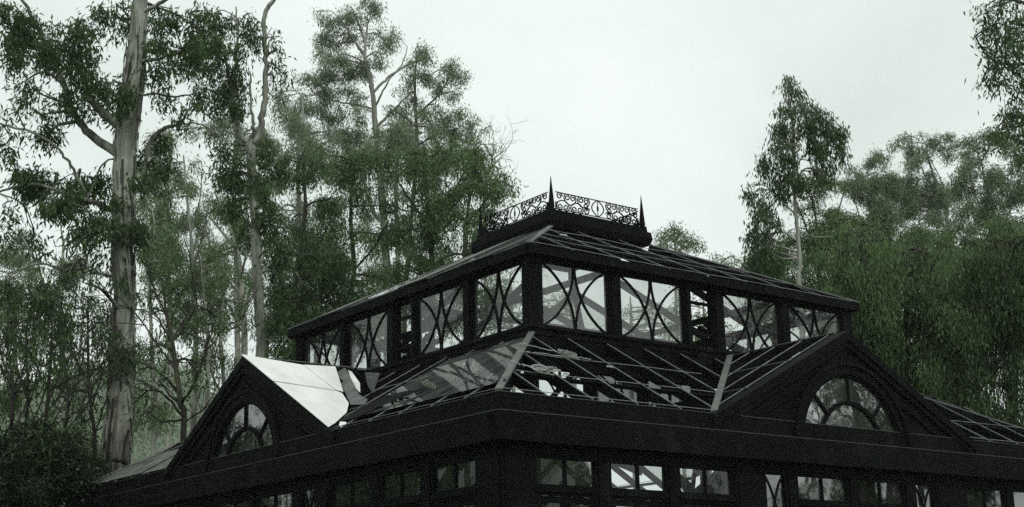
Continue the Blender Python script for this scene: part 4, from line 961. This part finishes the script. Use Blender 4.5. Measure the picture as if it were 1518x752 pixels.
for i, (lb, x, d, bx, n) in enumerate(row):
    cl = fill(rg0, *bx, n, (15, 24), 1.0, ((1240, 395, 8), (1375, 430, 6), (1425, 540, 8), (1480, 520, 13), (1472, 562, 10), (1440, 570, 5), (1385, 395, 4)))
    tr = [(x, 720, 9), (x, 560, 8), (x - 3, bx[2] + 110, 6), (x + 2, bx[2] + 50, 3), (x, bx[2] + 14, 2)]
    tree(lb, d, tr, [[(x, bx[2] + 150, 4), (x + sg * 25, bx[2] + 100, 3), (x + sg * 40, bx[2] + 60, 2)] for sg in (-1, 1)], cl, lm='leaf_mid', bm='dark_bark', seed=190 + i, leaf=(.23, .05), spray=.36, group=NR_)
# -- overhanging gum in the upper right corner
tree('overhanging gum branch foliage in the top right corner, trunk beyond the frame', 37, [(1570, 760, 30), (1572, 500, 26), (1566, 250, 22), (1560, 110, 18), (1550, -40, 14)],
     [[(1562, 110, 8), (1535, 97, 6.5), (1510, 95, 5.5), (1485, 95, 5), (1468, 86, 4), (1456, 72, 3), (1446, 54, 2)], [(1556, 20, 7), (1520, 5, 5), (1490, -5, 4)], [(1564, 200, 6), (1530, 180, 4), (1505, 170, 3)]],
     [(1465, 12, 14, 12), (1485, 8, 18, 12), (1508, 12, 18, 16), (1462, 32, 12, 10, .8), (1480, 35, 14, 14), (1505, 42, 18, 16), (1458, 52, 8, 10, .7), (1475, 62, 14, 12), (1498, 65, 18, 12), (1515, 80, 14, 16), (1470, 82, 10, 7, .7), (1488, 84, 14, 8), (1478, 108, 10, 6, .5), (1462, 106, 6, 4, .4), (1500, 108, 14, 8, .8), (1472, 118, 7, 4, .5), (1510, 125, 14, 12), (1518, 150, 14, 14), (1505, 160, 14, 12), (1492, 172, 14, 12), (1510, 185, 16, 14), (1485, 188, 12, 10, .8), (1478, 200, 8, 6, .6), (1515, 215, 14, 14)],
     lm='leaf_dark', bm='dark_bark', seed=140, leaf=(.2, .048), dens=.9)
# -- far small trees over the roof
far = [('small rounded hazy tree top peeping over the right of the cresting', 76, [(1003, 460, 5), (1002, 390, 4), (1000, 355, 2)], [(1000, 337, 12, 7), (985, 348, 12, 8), (1010, 345, 12, 8), (1022, 355, 10, 8), (1000, 358, 14, 8), (978, 358, 10, 8), (1028, 366, 9, 6), (1010, 375, 16, 10), (985, 375, 14, 10), (1000, 400, 20, 12)]),
       ('faint feathery tree low above the lantern roof, left of the pointed gum', 78, [(1072, 470, 4), (1070, 410, 3), (1070, 385, 2)], [(1062, 380, 8, 5, .6), (1075, 386, 10, 6, .7), (1090, 384, 8, 6, .7), (1068, 395, 12, 7), (1085, 400, 12, 8), (1060, 415, 14, 10)]),
       ('hazy tree seen through the near lantern panes', 74, [(850, 520, 6), (848, 450, 4), (845, 415, 2)], fill(rg0, 780, 860, 425, 520, 16, (11, 17), .7)),
       ('hazy tree seen through the middle lantern panes', 77, [(935, 540, 6), (936, 470, 4), (934, 440, 2)], fill(rg0, 930, 1000, 452, 540, 14, (10, 16), .7)),
       ('hazy tree seen through the open bay of the lantern', 72, [(1045, 560, 6), (1044, 480, 4), (1042, 440, 2)], fill(rg0, 1000, 1090, 425, 540, 18, (12, 18), .8)),
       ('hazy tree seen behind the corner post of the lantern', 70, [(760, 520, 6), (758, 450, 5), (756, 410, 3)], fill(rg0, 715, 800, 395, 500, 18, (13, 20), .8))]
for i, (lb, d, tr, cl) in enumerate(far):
    tree(lb, d, tr, [], cl, lm='leaf_mid' if i != 1 else 'leaf_hazed', bm='pale_bark', dens=1.0 if i < 2 else .4, seed=150 + i, leaf=(.22, .05), spray=.34, hang=.8, group='far trees beyond the glasshouse')

# -- trees on the viewer's side of the garden, mirrored in the panes
mir = [o for o in COL.objects if o.parent is None]
kids = lambda r: [c for c in COL.objects if c.parent is r]
bareT = [o for o in mir if o.name.startswith('bare_tree')]; wp = [o for o in mir if o.name.startswith('weeping_tree')]
aT = [o for o in mir if str(o.get('label', '')).startswith(('airy pale', 'thin feathery'))]
beyond = [(bareT[-1], 31, 25.6, -4, 1.6, 'bare crooked tree right of the glasshouse, nearest of the three'), (bareT[-1], 42, 26.5, -3.5, 1.9, 'bare crooked tree right of the glasshouse, farthest of the three'), (aT[0], 38, 23, -6, .8, 'airy leafy gum beside the bare trees right of the glasshouse'),
          (wp[0], 25, 15, -4, .8, 'weeping tree right of the glasshouse, nearest to it'), (wp[1], 29, 18.5, -4, .75, 'weeping tree right of the glasshouse, second from it'), (wp[2], 33, 22.5, -4.5, .8, 'weeping tree right of the glasshouse, third from it'), (wp[3], 37, 28, -4.5, .75, 'weeping tree right of the glasshouse, fourth from it'), (wp[1], 34, 14, -4, .9, 'weeping tree right of the glasshouse, farthest from it'),
          (wp[3], 33, 29.5, -3.2, .95, 'weeping tree right of the glasshouse, tallest of that row'), (wp[0], 35, 25, -3.6, .9, 'weeping tree right of the glasshouse, just before the bare trees'), (wp[0], -21, 28, -4, .85, 'weeping tree left of the glasshouse, nearest to it'), (wp[2], -25, 32, -3.5, .95, 'weeping tree left of the glasshouse, second from it'), (wp[3], -30, 36, -4, 1.0, 'weeping tree left of the glasshouse, third from it'), (wp[1], -36, 44, -4, 1.1, 'weeping tree left of the glasshouse, fourth from it'), (bareT[-1], 36, 27.5, -4, 1.9, 'bare crooked tree right of the glasshouse between the other two'), (wp[2], -23.5, 34.2, -3.0, 1.0, 'weeping tree left of the glasshouse, between the first two'), (wp[3], -19.5, 31.5, -3.2, .85, 'weeping tree left of the glasshouse, smallest of that row'), (aT[1], -32, 36, 0, .9, 'airy leafy gum left of the glasshouse')]
for j, (srcr, x, y, z, k_, lb) in enumerate(beyond):
    cc = srcr.copy(); COL.objects.link(cc); cc.location = (x, y, z); cc.rotation_euler = (0, 0, 1.3 * j + 2); cc.scale = (k_,) * 3
    cc['label'] = lb; cc['group'] = 'garden trees beyond the frame'
    for ch in kids(srcr):
        d_ = ch.copy(); COL.objects.link(d_); d_.parent = cc

# ------------------------------------------------------------------ ground, hill, haze
mb = MB(); mb.quad((-900, -300, 0), (900, -300, 0), (900, 1500, 0), (-900, 1500, 0)); tag(mb.build('ground', M['ground']), kind='structure')
rgh = np.random.default_rng(4)
nx, ny = 150, 40; X = np.linspace(-780, 780, nx); V = []
def hill_z(x, y):
    side = .12 + .80 / (1 + math.exp((x + 105) / 34)) + .45 / (1 + math.exp(-(x - 290) / 40))
    return side * (158 + 26 * math.sin(x * .006 + 1) + 10 * math.sin(x * .021)) * min(1, max(0, (y - 480) / 340)) ** .8
for j in range(ny):
    for i in range(nx):
        y = 480 + 420 * j / (ny - 1); x = X[i]
        V.append((x, y, hill_z(x, y) + (rgh.normal(0, 2.2) if j > 1 else -1)))
mb = MB(); mb.v = V
for j in range(ny - 1):
    for i in range(nx - 1): mb.f.append((j * nx + i, j * nx + i + 1, (j + 1) * nx + i + 1, (j + 1) * nx + i)); mb.m.append(0)
tag(mb.build('hills', M['hill'], smooth=True), kind='structure')
cro = []
for i in range(1100):
    x = rgh.uniform(0, 420); x = -x - 30 if i % 5 else x + 170
    y = rgh.uniform(520, 840); z = hill_z(x, y)
    hh = rgh.uniform(14, 26); n = 260
    dr = rgh.normal(0, 1, (n, 3)); dr /= np.linalg.norm(dr, axis=1)[:, None]
    P = np.array([x, y, z + hh * .5]) + dr * rgh.uniform(.3, 1.05, (n, 1)) * np.array([hh * .33, hh * .33, hh * .5])
    a = rgh.normal(0, 1, (n, 3)); a[:, 2] -= .8; a /= np.linalg.norm(a, axis=1)[:, None]; b = np.cross(a, rgh.normal(0, 1, (n, 3))); b /= np.linalg.norm(b, axis=1)[:, None]
    L_ = rgh.uniform(1.2, 2.6, (n, 1)); cro.append(np.stack([P, P + a * L_ * .5 + b * L_ * .25, P + a * L_, P + a * L_ * .5 - b * L_ * .25], 1).reshape(-1, 3))
cro = np.concatenate(cro); tag(np_mesh('distant_wood', cro, np.arange(len(cro)).reshape(-1, 4), M['leaf_hazed'], None), kind='stuff')
HAZE = .00022
if HAZE:
    m, nt, out = newmat('pale_haze'); v = N(nt, 'ShaderNodeVolumePrincipled'); v.inputs['Color'].default_value = (.9, .97, .92, 1); v.inputs['Density'].default_value = HAZE; v.inputs['Anisotropy'].default_value = 0
    nt.links.new(v.outputs[0], out.inputs['Volume'])
    mb = MB(); mb.box(-800, 800, -60, 920, -1, 235); tag(mb.build('haze', m), kind='stuff')

# ------------------------------------------------------------------ light
SUN_E, SUN_A = math.radians(52), math.radians(150)
w = bpy.data.worlds.new('World'); sc.world = w; w.use_nodes = True; nt = w.node_tree; nt.nodes.clear()
out = nt.nodes.new('ShaderNodeOutputWorld'); bg = nt.nodes.new('ShaderNodeBackground'); bg.inputs[1].default_value = .1
sky = nt.nodes.new('ShaderNodeTexSky'); sky.sky_type = 'NISHITA'; sky.sun_disc = False; sky.sun_elevation = SUN_E; sky.sun_rotation = SUN_A
cl = noise(nt, 3.2, 6, .5, (1, 1, 1.1), 'Generated')
col = ramp(nt, cl, [(0.34, (.72, .79, .75)), (0.5, (.84, .91, .87)), (0.66, (.95, 1.0, .97))])
sc_ = N(nt, 'ShaderNodeVectorMath', operation='SCALE'); nt.links.new(col, sc_.inputs[0]); sc_.inputs['Scale'].default_value = 10.9
mx = N(nt, 'ShaderNodeMix', data_type='RGBA'); mx.inputs[0].default_value = .94; nt.links.new(sky.outputs[0], mx.inputs[6]); nt.links.new(sc_.outputs[0], mx.inputs[7])
nt.links.new(mx.outputs[2], bg.inputs[0]); nt.links.new(bg.outputs[0], out.inputs[0])
L = bpy.data.lights.new('sun', 'SUN'); L.energy = 1.4; L.angle = math.radians(14); L.color = (1, .97, .92)
so = bpy.data.objects.new('sun', L); COL.objects.link(so)
dv = Vector((math.sin(SUN_A) * math.cos(SUN_E), math.cos(SUN_A) * math.cos(SUN_E), math.sin(SUN_E)))
so.rotation_euler = dv.to_track_quat('Z', 'Y').to_euler(); so.location = (0, -20, 60)

vs = sc.view_settings; vs.view_transform = 'Standard'; vs.look = 'None'; vs.gamma = 1; vs.exposure = 0; vs.use_curve_mapping = False
cy = sc.cycles; cy.max_bounces = 8; cy.transparent_max_bounces = 24; cy.volume_bounces = 1; cy.diffuse_bounces = 2; cy.glossy_bounces = 3; cy.transmission_bounces = 4
cy.use_denoising = False; cy.caustics_reflective = False; cy.caustics_refractive = False; cy.sample_clamp_indirect = 4
